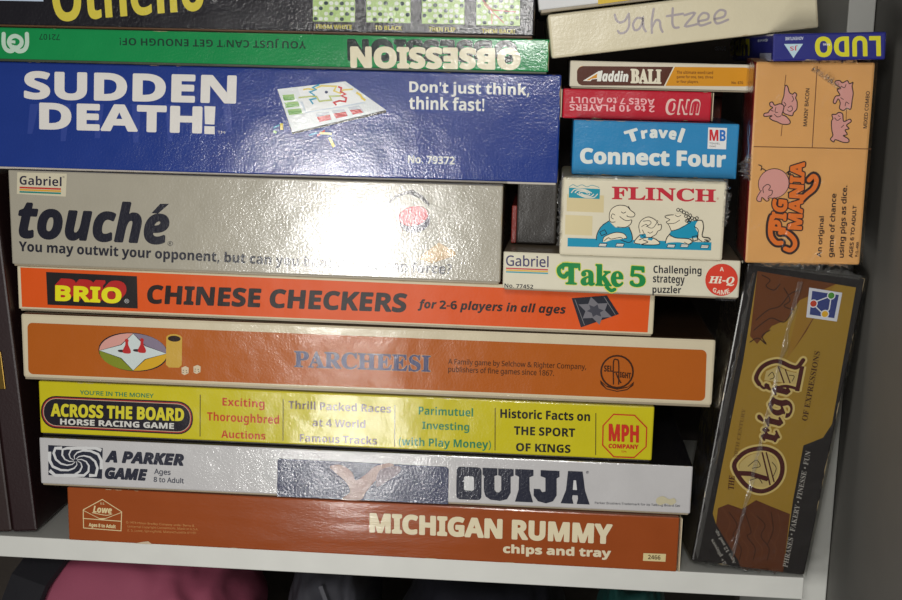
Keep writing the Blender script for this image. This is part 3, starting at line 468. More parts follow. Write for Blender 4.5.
  ('P', 'logo', (206, 206, 206), [(25.38, 19.82), (22.05, 19.57), (19.02, 21.03), (17.39, 23.92), (17.87, 27.55), (20.64, 28.18), (26.83, 28.31), (35.43, 28.55), (35.51, 31.11), (26.91, 30.56), (20.51, 30.12), (16.58, 28.44), (16.08, 23.55), (18.31, 20.2), (21.88, 18.82), (25.39, 19.37)], 0),
  ('P', 'logo', (206, 206, 206), [(25.35, 20.51), (22.94, 22.08), (22.36, 24.66), (23.92, 27.61), (27.85, 28.66), (34.16, 28.8), (41.56, 29), (45.21, 27.39), (46.24, 29.79), (41.94, 31.24), (34.22, 30.75), (27.73, 30.3), (23.15, 28.64), (21.34, 24.73), (22.35, 21.59), (25.1, 20.11)], 0),
  ('P', 'logo', (206, 206, 206), [(26.01, 20.99), (25.9, 23.39), (27.99, 25.69), (32.1, 27.19), (37.43, 27.05), (42.65, 24.87), (44.41, 20.72), (44.04, 14.44), (46.55, 14.55), (46.58, 21.29), (43.96, 26.4), (37.86, 28.68), (31.97, 28.53), (27.47, 26.56), (25.22, 23.61), (25.57, 20.91)], 0),
  ('P', 'logo', (206, 206, 206), [(26.89, 20.97), (29.14, 22.88), (32.82, 23.55), (36.95, 22.48), (40.24, 19.59), (41.53, 15.25), (40.28, 10.35), (36.15, 10.6), (36.06, 8.03), (41.71, 8.74), (43.45, 15.41), (41.6, 20.6), (37.6, 23.71), (32.92, 24.6), (28.87, 23.56), (26.61, 21.29)], 0),
  ('P', 'logo', (206, 206, 206), [(27.55, 20.53), (30.88, 20.79), (33.91, 19.33), (35.55, 16.44), (35.02, 12.69), (32.06, 10.06), (26.03, 9.97), (17.39, 9.71), (17.3, 7.14), (25.96, 7.7), (32.56, 8.21), (36.44, 12), (36.85, 16.8), (34.62, 20.16), (31.04, 21.53), (27.54, 20.98)], 0),
  ('T', 'maker_name', (38, 40, 54), 'A PARKER', 'bi', (48.25, 19.84, 105.94, 19.68, 48.52, 28.86), 1.105, 1.105),
  ('T', 'maker_name', (38, 40, 54), 'GAME', 'bi', (47.58, 7.29, 79.06, 7.13, 47.85, 16.36), 1.108, 1.108),
  ('T', 'caption', (70, 72, 84), 'Ages', 'r', (84, 11.43, 96.07, 11.25, 84.11, 16.7), 0.22, 0.22),
  ('T', 'caption', (70, 72, 84), '8 to Adult', 'r', (83.52, 6.74, 105.71, 6.59, 83.62, 10.81), 0.22, 0.22),
  ('P', 'picture', (54, 58, 84), [(175.24, 28.72), (294.13, 28.04), (296.15, 26.36), (296.21, 0.3), (173.26, 0.3), (173.86, 26.95)], 0),
  ('P', 'picture', (150, 122, 112), [(211.53, 24.62), (220.13, 25.76), (227.32, 20.9), (230.23, 15.09), (237.35, 19.89), (243, 25.35), (252.94, 28.78), (257.24, 26.76), (250.2, 20.5), (243.13, 14.21), (237.48, 6.48), (233.25, 0.3), (220.3, 0.3), (226, 5.93), (223.08, 13.26), (215.86, 19.62)], 1),
  ('P', 'picture', (112, 96, 104), [(247.31, 23.33), (260.08, 26.89), (261.57, 22.52), (251.7, 14.62), (244.59, 11.3)], 1),
  ('Q', 'title', (38, 40, 54), [(301.61, 28.54), (319.26, 28.63), (319.78, 4.52), (301.9, 4.39)], 2.83),
  ('Q', 'title', (206, 206, 206), [(307.15, 21.71), (314.08, 21.75), (314.36, 11.25), (307.27, 11.2)], 1.41),
  ('P', 'title', (38, 40, 54), [(319.9, 28.53), (330.39, 28.53), (330.54, 23.52), (328.45, 22.79), (328.75, 12.6), (330.22, 10.82), (332.05, 10.83), (333.55, 12.6), (333.24, 22.79), (331.11, 23.52), (330.96, 28.53), (341.79, 28.53), (341.95, 23.53), (339.86, 22.79), (340.24, 10.84), (337.85, 6.09), (332.95, 4.6), (326.28, 5.18), (322.53, 7.55), (321.27, 12), (320.97, 22.78), (320.04, 23.52)], 0),
  ('P', 'title', (38, 40, 54), [(342.91, 28.67), (355.68, 28.67), (355.84, 24.27), (353.07, 23.09), (353.54, 13.51), (356.24, 4.64), (343.55, 4.62), (345.8, 13.5), (345.76, 23.09), (343.05, 24.26)], 0),
  ('P', 'title', (38, 40, 54), [(360.73, 28.67), (373.89, 28.67), (374.06, 24.27), (372.15, 23.09), (372.63, 10.58), (370.27, 6.14), (365.41, 4.36), (359.73, 5.68), (356.48, 9.82), (356.45, 14.69), (360.81, 14.7), (362.3, 12.49), (364.67, 13.08), (364.3, 23.09), (360.89, 24.27)], 0),
  ('P', 'title', (38, 40, 54), [(379.89, 28.96), (390.08, 28.96), (392.35, 15.02), (396, 5), (386.89, 4.99), (387.7, 9.12), (387.33, 11.33), (383.82, 11.33), (383.49, 9.12), (384.64, 4.98), (375.66, 4.97), (379.05, 15.01)], 0),
  ('P', 'title', (206, 206, 206), [(384.07, 22.36), (385.75, 22.37), (386.74, 15.31), (383.8, 15.31)], 0),
  ('T', 'title', (38, 40, 54), '®', 'n', (392.51, 27.67, 394.32, 27.75, 392.43, 29.57), 0, 0),
  ('T', 'caption', (60, 60, 70), 'Parker Brothers Trademark for its Talking Board Set', 'r', (399.64, 5.18, 458.99, 5.89, 399.54, 7.39), 0, 0),
  ('P', 'stain', (192, 184, 154), [(442.68, 12.01), (446.76, 13.68), (451.03, 11.68), (454.45, 12.58), (456, 9.72), (452.66, 7.34), (449.12, 8.64), (445.04, 6.97), (442.15, 9.04)], 1),
 ],
 'rummy:front': [
  ('L', 'logo', (214, 196, 150), 0.598, [(11.67, 23.93), (26.08, 32.59), (40.15, 23.88), (39.32, 9.28), (11.42, 10)], 0, 1),
  ('L', 'logo', (214, 196, 150), 0.598, [(11.67, 23.93), (11.45, 17.3), (39.73, 16.59), (40.15, 23.88)], 0, 0),
  ('L', 'logo', (214, 196, 150), 0.448, [(11.66, 23.49), (25.39, 16.93), (40.13, 23.44)], 0, 0),
  ('P', 'logo', (214, 196, 150), [(22.43, 18.1), (28.44, 18.42), (25.38, 16.49)], 0),
  ('T', 'logo', (214, 196, 150), 'Lowe', 'bi', (18.83, 22.26, 32.94, 21.94, 19, 27.46), 0.298, 0.298),
  ('L', 'logo', (214, 196, 150), 0.522, [(18.38, 22.09), (28.44, 20.63), (32.94, 21.94)], 1, 0),
  ('T', 'logo', (214, 196, 150), 'E.S.', 'b', (24.68, 28.67, 27.79, 28.68, 24.72, 30.2), 0, 0),
  ('T', 'logo', (214, 196, 150), 'Ages 8 to Adult', 'b', (15.33, 10.58, 35.42, 10.13, 15.45, 14.28), 0.149, 0.149),
  ('T', 'caption', (190, 138, 84), '© 1974 Milton Bradley Company under Berne &', 'r', (43.12, 14.68, 93.67, 14.78, 43.18, 16.98), 0, 0),
  ('T', 'caption', (190, 138, 84), 'Universal Copyright Conventions. Made in U.S.A.', 'r', (44.3, 11.68, 96.5, 12.18, 44.37, 13.98), 0, 0),
  ('T', 'caption', (190, 138, 84), 'E. S. Lowe, Springfield, Massachusetts 01101', 'r', (44.22, 8.61, 94.76, 9.34, 44.28, 10.91), 0, 0),
  ('T', 'title', (216, 204, 172), 'MICHIGAN RUMMY', 'b', (221.25, 17.69, 393.41, 18.19, 221.09, 32.88), 1.442, 1.442),
  ('T', 'subtitle', (214, 202, 172), 'chips and tray', 'b', (316.98, 5.73, 393.25, 6.52, 316.71, 14.44), 0.568, 0.568),
  ('P', 'number_sticker', (206, 190, 140), [(415.62, 12.99), (431.37, 13.27), (431.27, 7.44), (415.57, 7.31)], 0),
  ('T', 'number_sticker', (70, 50, 34), '2466', 'b', (419.06, 8.7, 427.72, 8.74, 418.89, 11.98), 0, 0),
  ('P', 'scuff', (196, 176, 150), [(49.35, 0.3), (55.18, 1.73), (59.48, 2.4), (62.19, 0.3), (56.2, 0.3)], 0),
 ],
 'touche:front': [
  ('P', 'maker_sticker', (206, 198, 172), [(6.8, 66.63), (42.55, 66.83), (41.17, 50.73), (5.85, 51.54)], 0),
  ('T', 'maker_sticker', (48, 44, 62), 'Gabriel', 'b', (8.09, 58.06, 38.4, 57.77, 8.38, 64.65), 0, 0),
  ('T', 'maker_sticker', (48, 44, 62), '®', 'n', (39.34, 63.67, 40.78, 63.71, 39.39, 65.06), 0, 0),
  ('L', 'maker_sticker', (190, 50, 40), 1.161, [(8, 56.1), (37.9, 55.94)], 0, 0),
  ('L', 'maker_sticker', (214, 160, 50), 1.161, [(7.94, 54.55), (37.85, 54.4)], 0, 0),
  ('L', 'maker_sticker', (40, 130, 120), 1.161, [(7.87, 53.01), (37.79, 52.86)], 0, 0),
  ('T', 'title', (30, 30, 42), 'touche', 'bi', (5.41, 20.04, 114.37, 19.08, 6.69, 49.31), 1.756, 1.756),
  ('P', 'title', (30, 30, 42), [(102.44, 41.26), (108.75, 47.91), (115.11, 48.13), (106.96, 41.01)], 0),
  ('T', 'title', (30, 30, 42), '®', 'n', (113.36, 18.48, 117.23, 18.62, 113.43, 22.01), 0, 0),
  ('T', 'caption', (38, 38, 48), 'You may outwit your opponent, but can you beat the human force?', 'b', (5.42, 8.68, 312.58, 3.78, 5.85, 18.41), 0.183, 0.183),
  ('P', 'picture', (52, 46, 46), [(268.47, 54.42), (273.36, 59.32), (282.6, 62.77), (284.56, 63.62), (292.14, 59.54), (296.98, 54.18), (296.22, 52.58), (290.2, 57.51), (282.64, 60.41), (274.36, 58.17), (269.28, 53.26)], 0),
  ('P', 'picture', (196, 150, 140), [(273.52, 47.86), (277.45, 50.96), (275.6, 41.99), (278.7, 34.54), (274.68, 36.79)], 1),
  ('E', 'picture', (50, 46, 70), (286.93, 42.14, 10.59, 7.97, 14)),
  ('E', 'picture', (196, 44, 60), (285.86, 45.51, 10.31, 6.6, 14)),
  ('L', 'picture', (200, 180, 170), 0.481, [(283.62, 49), (283.84, 36.31), (284.83, 24.39)], 0, 0),
  ('L', 'picture', (190, 176, 160), 0.479, [(303.25, 46.9), (304.26, 27.09)], 0, 0),
  ('L', 'picture', (190, 176, 160), 0.344, [(269.27, 53.66), (269.01, 43.74)], 0, 0),
  ('P', 'picture', (186, 152, 104), [(288.96, 16.13), (303.65, 27.86), (315.08, 21.9), (315.54, 19.52), (299.38, 13.31)], 0),
  ('P', 'picture', (204, 174, 130), [(288.96, 16.13), (303.65, 27.86), (315.08, 21.9), (298.95, 14.9)], 0),
 ],
 'pig:front': [
  ('L', 'divider', (110, 72, 44), 0.546, [(37.57, 125.74), (37.9, 74.98)], 0, 0),
  ('L', 'divider', (110, 72, 44), 0.559, [(1.59, 75.34), (74.21, 74.64)], 0, 0),
  ('L', 'divider', (110, 72, 44), 0.427, [(18.87, 120.18), (18.49, 113.34)], 0, 0),
  ('L', 'divider', (110, 72, 44), 0.431, [(18.5, 89.1), (18.24, 82.13)], 0, 0),
  ('L', 'divider', (110, 72, 44), 0.426, [(57.17, 99.41), (57.46, 91.96)], 0, 0),
  ('T', 'caption', (52, 40, 40), "MAKIN' BACON", 'r', (33.81, 88.5, 33.92, 111.97, 31.35, 88.47), 0.154, 0.154),
  ('T', 'caption', (52, 40, 40), 'MIXED COMBO', 'r', (70.54, 87.54, 70.62, 110.5, 68.17, 87.52), 0.152, 0.152),
  ('P', 'pig_picture', (206, 148, 140), [(18.83, 113.4), (20.36, 112.98), (21.65, 109.42), (23.65, 108.35), (24.87, 109.34), (26.24, 108.05), (25.72, 106.09), (26.74, 103.5), (26.8, 99.15), (25.01, 96.96), (24.27, 94.99), (21.22, 95.62), (18.77, 96.9), (17.66, 101.03), (17.48, 103.97), (18.35, 107.23)], 1),
  ('L', 'pig_picture', (52, 40, 40), 0.612, [(18.83, 113.4), (20.36, 112.98), (21.65, 109.42), (23.65, 108.35), (24.87, 109.34), (26.24, 108.05), (25.72, 106.09), (26.74, 103.5), (26.8, 99.15), (25.01, 96.96), (24.27, 94.99), (21.22, 95.62), (18.77, 96.9), (17.66, 101.03), (17.48, 103.97), (18.35, 107.23)], 1, 1),
  ('L', 'pig_picture', (52, 40, 40), 0.429, [(21.49, 99.98), (23.24, 101.08), (24.24, 98.91), (22.6, 97.59), (21.04, 98.56)], 1, 0),
  ('L', 'pig_picture', (52, 40, 40), 0.429, [(18.59, 103.43), (19.97, 101.81), (18.77, 100.39)], 1, 0),
  ('L', 'pig_picture', (52, 40, 40), 0.428, [(23.5, 107.27), (24.49, 105.11), (23.51, 103.69)], 1, 0),
  ('P', 'pig_picture', (206, 148, 140), [(10.01, 102.82), (11.6, 103.38), (13.11, 101.43), (16.29, 102.33), (18.73, 101.04), (18.49, 97.99), (17.99, 95.59), (20.42, 94.52), (23.2, 91.48), (22.44, 89.72), (18.35, 89.69), (15.02, 91.19), (12.6, 91.93), (10.34, 93.55), (11.77, 94.88), (7.27, 94.4), (6.95, 96.15), (9.29, 96.82), (10.27, 98.47), (11.91, 99.9), (10.34, 100.98)], 1),
  ('L', 'pig_picture', (52, 40, 40), 0.615, [(10.01, 102.82), (11.6, 103.38), (13.11, 101.43), (16.29, 102.33), (18.73, 101.04), (18.49, 97.99), (17.99, 95.59), (20.42, 94.52), (23.2, 91.48), (22.44, 89.72), (18.35, 89.69), (15.02, 91.19), (12.6, 91.93), (10.34, 93.55), (11.77, 94.88), (7.27, 94.4), (6.95, 96.15), (9.29, 96.82), (10.27, 98.47), (11.91, 99.9), (10.34, 100.98)], 1, 1),
  ('L', 'pig_picture', (52, 40, 40), 0.431, [(13.94, 100.13), (13.57, 97.4), (15.22, 96.87)], 1, 0),
  ('L', 'pig_picture', (52, 40, 40), 0.431, [(13.13, 95.76), (15.38, 94.14), (17.49, 94.93)], 1, 0),
  ('L', 'pig_picture', (52, 40, 40), 0.431, [(10.81, 98.47), (12.47, 97.72)], 1, 0),
  ('P', 'pig_picture', (206, 148, 140), [(49.25, 116.61), (51.89, 116.85), (53.57, 115.57), (56.34, 116.87), (57.86, 115.06), (59.92, 115.82), (59.56, 113.46), (60.52, 109.16), (60.2, 104.84), (59.74, 99.43), (57.36, 99.95), (55.33, 98.52), (52.88, 99.91), (53.07, 103.16), (51.62, 105.64), (50.22, 102.82), (48.77, 103.67), (49.91, 107.14), (52.52, 108.02), (50.69, 111.24), (52.74, 112.34), (49.38, 114.68)], 1),
  ('L', 'pig_picture', (52, 40, 40), 0.606, [(49.25, 116.61), (51.89, 116.85), (53.57, 115.57), (56.34, 116.87), (57.86, 115.06), (59.92, 115.82), (59.56, 113.46), (60.52, 109.16), (60.2, 104.84), (59.74, 99.43), (57.36, 99.95), (55.33, 98.52), (52.88, 99.91), (53.07, 103.16), (51.62, 105.64), (50.22, 102.82), (48.77, 103.67), (49.91, 107.14), (52.52, 108.02), (50.69, 111.24), (52.74, 112.34), (49.38, 114.68)], 1, 1),
  ('L', 'pig_picture', (52, 40, 40), 0.425, [(52.98, 113.41), (54.96, 112.57), (55.77, 114.51)], 1, 0),
  ('L', 'pig_picture', (52, 40, 40), 0.426, [(53.16, 106.41), (54.84, 105.34)], 1, 0),
  ('L', 'pig_picture', (52, 40, 40), 0.426, [(56.19, 101.35), (56.66, 103.73), (58.44, 102.66)], 1, 0),
  ('P', 'pig_picture', (206, 148, 140), [(48.57, 95.85), (51.01, 96.09), (52.43, 97.19), (54.95, 96.35), (56.02, 91.78), (59.45, 93.12), (60.53, 91.61), (57.91, 89.4), (59.56, 87.24), (57.27, 86.34), (58.75, 83.62), (56.45, 82.83), (59.59, 80.89), (59.95, 78.92), (56.75, 78.67), (51.81, 80.26), (50.83, 78.82), (48.67, 80.56), (50, 82.98), (49.13, 86.26), (48.54, 91.72), (49.28, 93.36)], 1),
  ('L', 'pig_picture', (52, 40, 40), 0.61, [(48.57, 95.85), (51.01, 96.09), (52.43, 97.19), (54.95, 96.35), (56.02, 91.78), (59.45, 93.12), (60.53, 91.61), (57.91, 89.4), (59.56, 87.24), (57.27, 86.34), (58.75, 83.62), (56.45, 82.83), (59.59, 80.89), (59.95, 78.92), (56.75, 78.67), (51.81, 80.26), (50.83, 78.82), (48.67, 80.56), (50, 82.98), (49.13, 86.26), (48.54, 91.72), (49.28, 93.36)], 1, 1),
  ('L', 'pig_picture', (52, 40, 40), 0.428, [(50.31, 93.91), (52.14, 92.29), (54.07, 93.73)], 1, 0),
  ('L', 'pig_picture', (52, 40, 40), 0.427, [(56.2, 89.39), (54.8, 87.96)], 1, 0),
  ('L', 'pig_picture', (52, 40, 40), 0.427, [(52.36, 95.24), (53.46, 94.81)], 1, 0),
  ('E', 'pig_picture', (52, 40, 40), (15.39, 52.09, 9.78, 9.66, 0)),
  ('E', 'pig_picture', (206, 148, 140), (15.39, 52.09, 9.35, 9.22, 0)),
  ('P', 'pig_picture', (206, 148, 140), [(6.24, 46.12), (5.52, 41.92), (7.52, 40.28), (8.99, 43.09), (10.97, 41.73), (12.37, 40.91), (12.79, 43.15), (15.13, 44.86), (13.45, 50.4), (9.47, 48.95)], 1),
  ('L', 'pig_picture', (52, 40, 40), 0.5, [(7.92, 47.54), (5.46, 43.04), (5.86, 40.81), (8.05, 40.56), (8.45, 43.08), (10.16, 41.71), (11.58, 40.62), (13.16, 41.48), (12.26, 42.86)], 1, 0),
  ('L', 'pig_picture', (52, 40, 40), 0.5, [(9.36, 46.17), (8.91, 49.22), (11.49, 51.48), (13.46, 50.12), (12.51, 47.88), (14.69, 47.63), (14.57, 45.13), (12.48, 43.7)], 1, 0),
  ('L', 'pig_picture', (52, 40, 40), 0.56, [(10.18, 60.05), (7.94, 61.4), (6.91, 60.56), (7.32, 62.77), (5.37, 63.85)], 1, 0),
  ('L', 'pig_picture', (52, 40, 40), 0.869, [(23.07, 58.84), (24.48, 59.96), (24.06, 58.02), (25.37, 58.59)], 1, 0),
  ('L', 'pig_picture', (52, 40, 40), 0.872, [(24.78, 46.39), (26.64, 46.97), (25.64, 45.57), (27.03, 45.03)], 1, 0),
  ('T', 'title', (52, 40, 40), 'PIG', 'b', (24.79, 20.85, 24.77, 41.57, 15.28, 21.99), 2.383, 0.878),
  ('T', 'title', (52, 40, 40), 'MANIA', 'b', (34.87, 22.33, 34.04, 65.96, 25.8, 22.82), 2.375, 0.875),
  ('L', 'title', (52, 40, 40), 5.895, [(15.7, 30.6), (14.92, 25.24), (15.61, 18.19), (19, 14), (22.43, 13.78)], 1, 0),
  ('L', 'title', (52, 40, 40), 5.778, [(21.35, 20.41), (25.43, 20.48), (30.19, 16.33), (31, 12.09), (28.45, 9.21), (25.11, 10.14)], 1, 0),
  ('L', 'title', (52, 40, 40), 5.829, [(37.2, 54.6), (39.72, 57.12), (41.77, 54.67), (40.51, 49.39), (36.07, 45.16), (33.55, 42.35)], 1, 0),
  ('T', 'title', (216, 112, 44), 'PIG', 'b', (24.79, 20.85, 24.77, 41.57, 15.28, 21.99), 0.878, 0.878),
  ('T', 'title', (216, 112, 44), 'MANIA', 'b', (34.87, 22.33, 34.04, 65.96, 25.8, 22.82), 0.875, 0.875),
  ('L', 'title', (216, 112, 44), 2.885, [(15.7, 30.6), (14.92, 25.24), (15.61, 18.19), (19, 14), (22.43, 13.78)], 1, 0),
  ('L', 'title', (216, 112, 44), 2.764, [(21.35, 20.41), (25.43, 20.48), (30.19, 16.33), (31, 12.09), (28.45, 9.21), (25.11, 10.14)], 1, 0),
  ('L', 'title', (216, 112, 44), 2.852, [(37.2, 54.6), (39.72, 57.12), (41.77, 54.67), (40.51, 49.39), (36.07, 45.16), (33.55, 42.35)], 1, 0),
  ('T', 'caption', (52, 40, 40), 'An original', 'r', (48.94, 4.96, 48.89, 31.44, 45.04, 5.02), 0.188, 0.188),
  ('T', 'caption', (52, 40, 40), 'game of chance', 'r', (56.48, 4.98, 55.7, 46.14, 52.08, 5.02), 0.188, 0.188),
  ('T', 'caption', (52, 40, 40), 'using pigs as dice.', 'r', (63.13, 4.84, 62, 51.34, 58.74, 4.89), 0.188, 0.188),
  ('T', 'caption', (52, 40, 40), 'AGES 6 TO ADULT', 'r', (67.63, 4.93, 67.76, 38.7, 65.25, 5.02), 0.156, 0.156),
  ('T', 'caption', (52, 40, 40), 'P.G.-400', 'r', (70.82, 5.78, 70.93, 15.17, 69.2, 5.75), 0.094, 0.094),
 ],
 'ludo:front': [
  ('T', 'title', (206, 200, 40), 'LUDO', 'b', (63.32, 14.18, 24.49, 14.31, 64.11, 1.89), 0.586, 0.586),
  ('T', 'title', (220, 220, 220), 'GAME', 'b', (33.74, 10, 29.6, 10.2, 33.79, 8.82), 0, 0),
  ('P', 'logo', (180, 206, 216), [(6.49, 10.26), (17.77, 10.17), (12.35, 1.82)], 0),
  ('T', 'logo', (190, 70, 80), 'JS', 'b', (14.59, 9.28, 10.08, 9.36, 14.7, 6.19), 0, 0),
  ('T', 'caption', (190, 196, 210), 'ADVENTURE', 'r', (17.86, 14.44, 7.07, 14.4, 17.92, 12.54), 0.118, 0.118),
 ],
 'ludo:left': [
  ('T', 'title', (206, 200, 40), 'LUDO', 'b', (101.25, 15.17, 206.98, 15.2, 99, 3.34), 2.291, 2.291),
  ('T', 'caption', (170, 180, 200), 'BOARD', 'r', (230.98, 11.2, 305.95, 11.36, 230.33, 7.81), 0.598, 0.598),
  ('T', 'caption', (170, 180, 200), 'GAME', 'r', (20.44, 13.87, 62.33, 13.96, 20.11, 12.16), 0.38, 0.38),
  ('L', 'caption', (150, 156, 180), 2.874, [(51.65, 3.67), (4.79, 3.59)], 0, 0),
  ('L', 'caption', (150, 156, 180), 2.873, [(51.49, 2.84), (4.62, 2.69)], 0, 0),
  ('L', 'caption', (150, 156, 180), 2.872, [(51.33, 2.02), (4.44, 1.79)], 0, 0),
 ],
 'origins:front': [
  ('P', 'printed_panel', (144, 114, 42), [(7.53, 209.19), (75.27, 207.11), (78.03, 111.31), (73.8, 100.92), (61.49, 93.61), (61.93, 53.73), (65.13, 0.3), (34.69, 0.3), (32.07, 5.01), (21.17, 17.8), (11.98, 29.24), (8.33, 36.47), (8.52, 71.48), (9.38, 146.19)], 0),
  ('P', 'printed_panel', (96, 54, 26), [(7.53, 209.19), (61.45, 207.64), (55.6, 195.79), (47.83, 172.48), (41.08, 157.54), (38.1, 151.5), (39.57, 193.61), (32.83, 178.81), (24.23, 173.46), (16.49, 159.82), (10.76, 164.64)], 0),
  ('P', 'printed_panel', (140, 104, 38), [(39.57, 193.61), (61.45, 207.64), (55.6, 195.79), (41.08, 157.54), (38.1, 151.5)], 0),
  ('L', 'printed_panel', (58, 34, 22), 0.804, [(11.03, 206.93), (16.98, 204.31), (15.08, 199.92), (20.92, 197.97), (24.15, 202.54)], 1, 0),
  ('L', 'printed_panel', (58, 34, 22), 0.811, [(12.74, 176.07), (19.49, 183.94), (26.99, 187.74), (32.11, 196.73), (38.25, 200.33)], 1, 0),
  ('L', 'printed_panel', (58, 34, 22), 0.813, [(12.68, 169.09), (18.36, 175.44), (23.2, 178.89), (31.75, 177.27), (35.8, 184.78)], 1, 0),
  ('L', 'printed_panel', (58, 34, 22), 0.814, [(11.53, 160.54), (16.39, 164.01), (22.54, 160.64), (18.82, 165.74), (23.41, 170.55)], 1, 0),
  ('L', 'printed_panel', (58, 34, 22), 0.807, [(27.33, 200.22), (32.89, 192.7), (29.67, 188.1), (36.87, 186.31)], 1, 0),
  ('P', 'printed_panel', (84, 46, 26), [(11.26, 41), (17.63, 44.82), (27.96, 42.51), (36.4, 50.3), (46.88, 47.27), (61.82, 43.36), (65.13, 0.3), (34.69, 0.3), (32.07, 5.01), (21.17, 17.8), (11.98, 29.24)], 0),
  ('L', 'printed_panel', (92, 53, 30), 0.696, [(14.02, 41.38), (21.4, 31.99), (20.5, 21.44), (27.66, 13.43), (27.89, 4.45)], 1, 0),
  ('L', 'printed_panel', (58, 32, 20), 0.697, [(19.38, 39.14), (26.65, 30.46), (25.35, 22.09), (32.53, 14.08), (32.77, 5.1)], 1, 0),
  ('L', 'printed_panel', (92, 53, 30), 0.697, [(24.75, 36.89), (31.9, 28.94), (30.21, 22.74), (37.39, 14.73), (37.64, 5.75)], 1, 0),
  ('L', 'printed_panel', (58, 32, 20), 0.697, [(28.51, 43.32), (37.16, 27.41), (35.06, 23.4), (42.26, 15.38), (42.52, 6.4)], 1, 0),
  ('L', 'printed_panel', (92, 53, 30), 0.697, [(33.89, 41.09), (40.78, 34.59), (39.92, 24.05), (47.13, 16.03), (47.4, 7.06)], 1, 0),
  ('L', 'printed_panel', (58, 32, 20), 0.697, [(39.27, 38.84), (46.04, 33.07), (44.78, 24.7), (51.99, 16.69), (52.27, 7.71)], 1, 0),
  ('L', 'printed_panel', (92, 53, 30), 0.697, [(43.01, 45.27), (51.3, 31.54), (49.63, 25.35), (56.86, 17.34), (57.15, 8.36)], 1, 0),
  ('L', 'printed_panel', (58, 32, 20), 0.697, [(48.4, 43.04), (52.27, 30.18), (50.19, 18.69)], 1, 0),
  ('L', 'printed_panel', (92, 53, 30), 0.697, [(53.24, 43.69), (57.13, 30.83), (55.05, 19.35)], 1, 0),
  ('L', 'title', (190, 168, 104), 6.083, [(16.75, 72.59), (20.09, 81.05), (26.88, 86.04), (36.34, 87.89), (44.6, 85.09), (49.39, 78.45), (50.34, 69.81), (46.9, 62.01), (40.01, 57.41), (32.17, 57.83), (24.22, 62.63)], 1, 1),
  ('L', 'title', (190, 168, 104), 6.369, [(20.41, 67.97), (28.71, 68.73), (41.82, 66.47)], 0, 0),
  ('L', 'title', (190, 168, 104), 2.267, [(34.06, 85.12), (44.01, 62.36)], 0, 0),
  ('L', 'title', (190, 168, 104), 2.126, [(36.8, 85.49), (46.35, 64.88)], 0, 0),
  ('T', 'title', (190, 168, 104), 'rigi', 'f', (48.3, 91.4, 49.69, 133.24, 25.37, 94.09), 3.658, 0.759),
  ('L', 'title', (190, 168, 104), 5.867, [(23.03, 132.47), (20.09, 137.04), (23.38, 145.27), (32.17, 149.99), (41.6, 147.74), (46.46, 147.7), (49.56, 153.06)], 1, 0),
  ('L', 'title', (190, 168, 104), 5.884, [(49.69, 131.11), (49.7, 148.84)], 0, 0),
  ('L', 'title', (190, 168, 104), 4.919, [(34.38, 131.17), (41.56, 133.56), (50.1, 132.59)], 1, 0),
  ('L', 'title', (190, 168, 104), 4.646, [(23.83, 131.87), (26.93, 130.16), (29.25, 132.6)], 1, 0),
  ('L', 'title', (66, 26, 24), 3.18, [(16.75, 72.59), (20.09, 81.05), (26.88, 86.04), (36.34, 87.89), (44.6, 85.09), (49.39, 78.45), (50.34, 69.81), (46.9, 62.01), (40.01, 57.41), (32.17, 57.83), (24.22, 62.63)], 1, 1),
  ('P', 'title', (176, 156, 100), [(20.17, 73.05), (23.23, 79.29), (28.79, 83.32), (36.93, 84.78), (43.09, 81.97), (46.92, 76.66), (47.6, 69.44), (44.43, 63.88), (39.47, 60.28), (33, 60.88), (25.88, 65.05)], 1),
  ('L', 'title', (66, 26, 24), 3.461, [(20.41, 67.97), (28.71, 68.73), (41.82, 66.47)], 0, 0),
  ('L', 'title', (66, 26, 24), 1.106, [(34.06, 85.12), (44.01, 62.36)], 0, 0),
  ('L', 'title', (66, 26, 24), 0.966, [(36.8, 85.49), (46.35, 64.88)], 0, 0),
  ('T', 'title', (66, 26, 24), 'rigi', 'f', (48.3, 91.4, 49.69, 133.24, 25.37, 94.09), 0.759, 0.759),
  ('L', 'title', (66, 26, 24), 3.002, [(23.03, 132.47), (20.09, 137.04), (23.38, 145.27), (32.17, 149.99), (41.6, 147.74), (46.46, 147.7), (49.56, 153.06)], 1, 0),
  ('L', 'title', (66, 26, 24), 3.011, [(49.69, 131.11), (49.7, 148.84)], 0, 0),
  ('L', 'title', (66, 26, 24), 2.05, [(34.38, 131.17), (41.56, 133.56), (50.1, 132.59)], 1, 0),
  ('L', 'title', (66, 26, 24), 1.776, [(23.83, 131.87), (26.93, 130.16), (29.25, 132.6)], 1, 0),
  ('P', 'title', (176, 156, 100), [(25.88, 135.7), (26.06, 142.1), (32.82, 146.55), (40.91, 144.12), (47.94, 143.65), (47.39, 135.78), (36.97, 135.78)], 0),
  ('L', 'title', (66, 26, 24), 0.954, [(33.5, 146.64), (39.81, 135.46)], 0, 0),
  ('L', 'title', (66, 26, 24), 0.817, [(38.62, 145.22), (43.87, 136.01)], 0, 0),
  ('L', 'title', (60, 44, 30), 0.546, [(28.06, 138.83), (30.24, 141.96), (32.25, 138.69), (29.81, 136.94)], 1, 0),
  ('L', 'title', (60, 44, 30), 0.546, [(42.12, 141.45), (45.64, 141.22), (44.96, 137.58)], 1, 0),
  ('L', 'title', (60, 44, 30), 0.554, [(26.34, 73.89), (31.03, 78.89), (34.57, 75), (29.35, 72.83)], 1, 0),
  ('L', 'title', (60, 44, 30), 0.553, [(42.26, 78.95), (45.82, 75.05), (44.85, 69.07)], 1, 0),
  ('L', 'title', (60, 44, 30), 0.555, [(29.58, 64.08), (34.81, 66.25), (38.24, 63.05)], 1, 0),
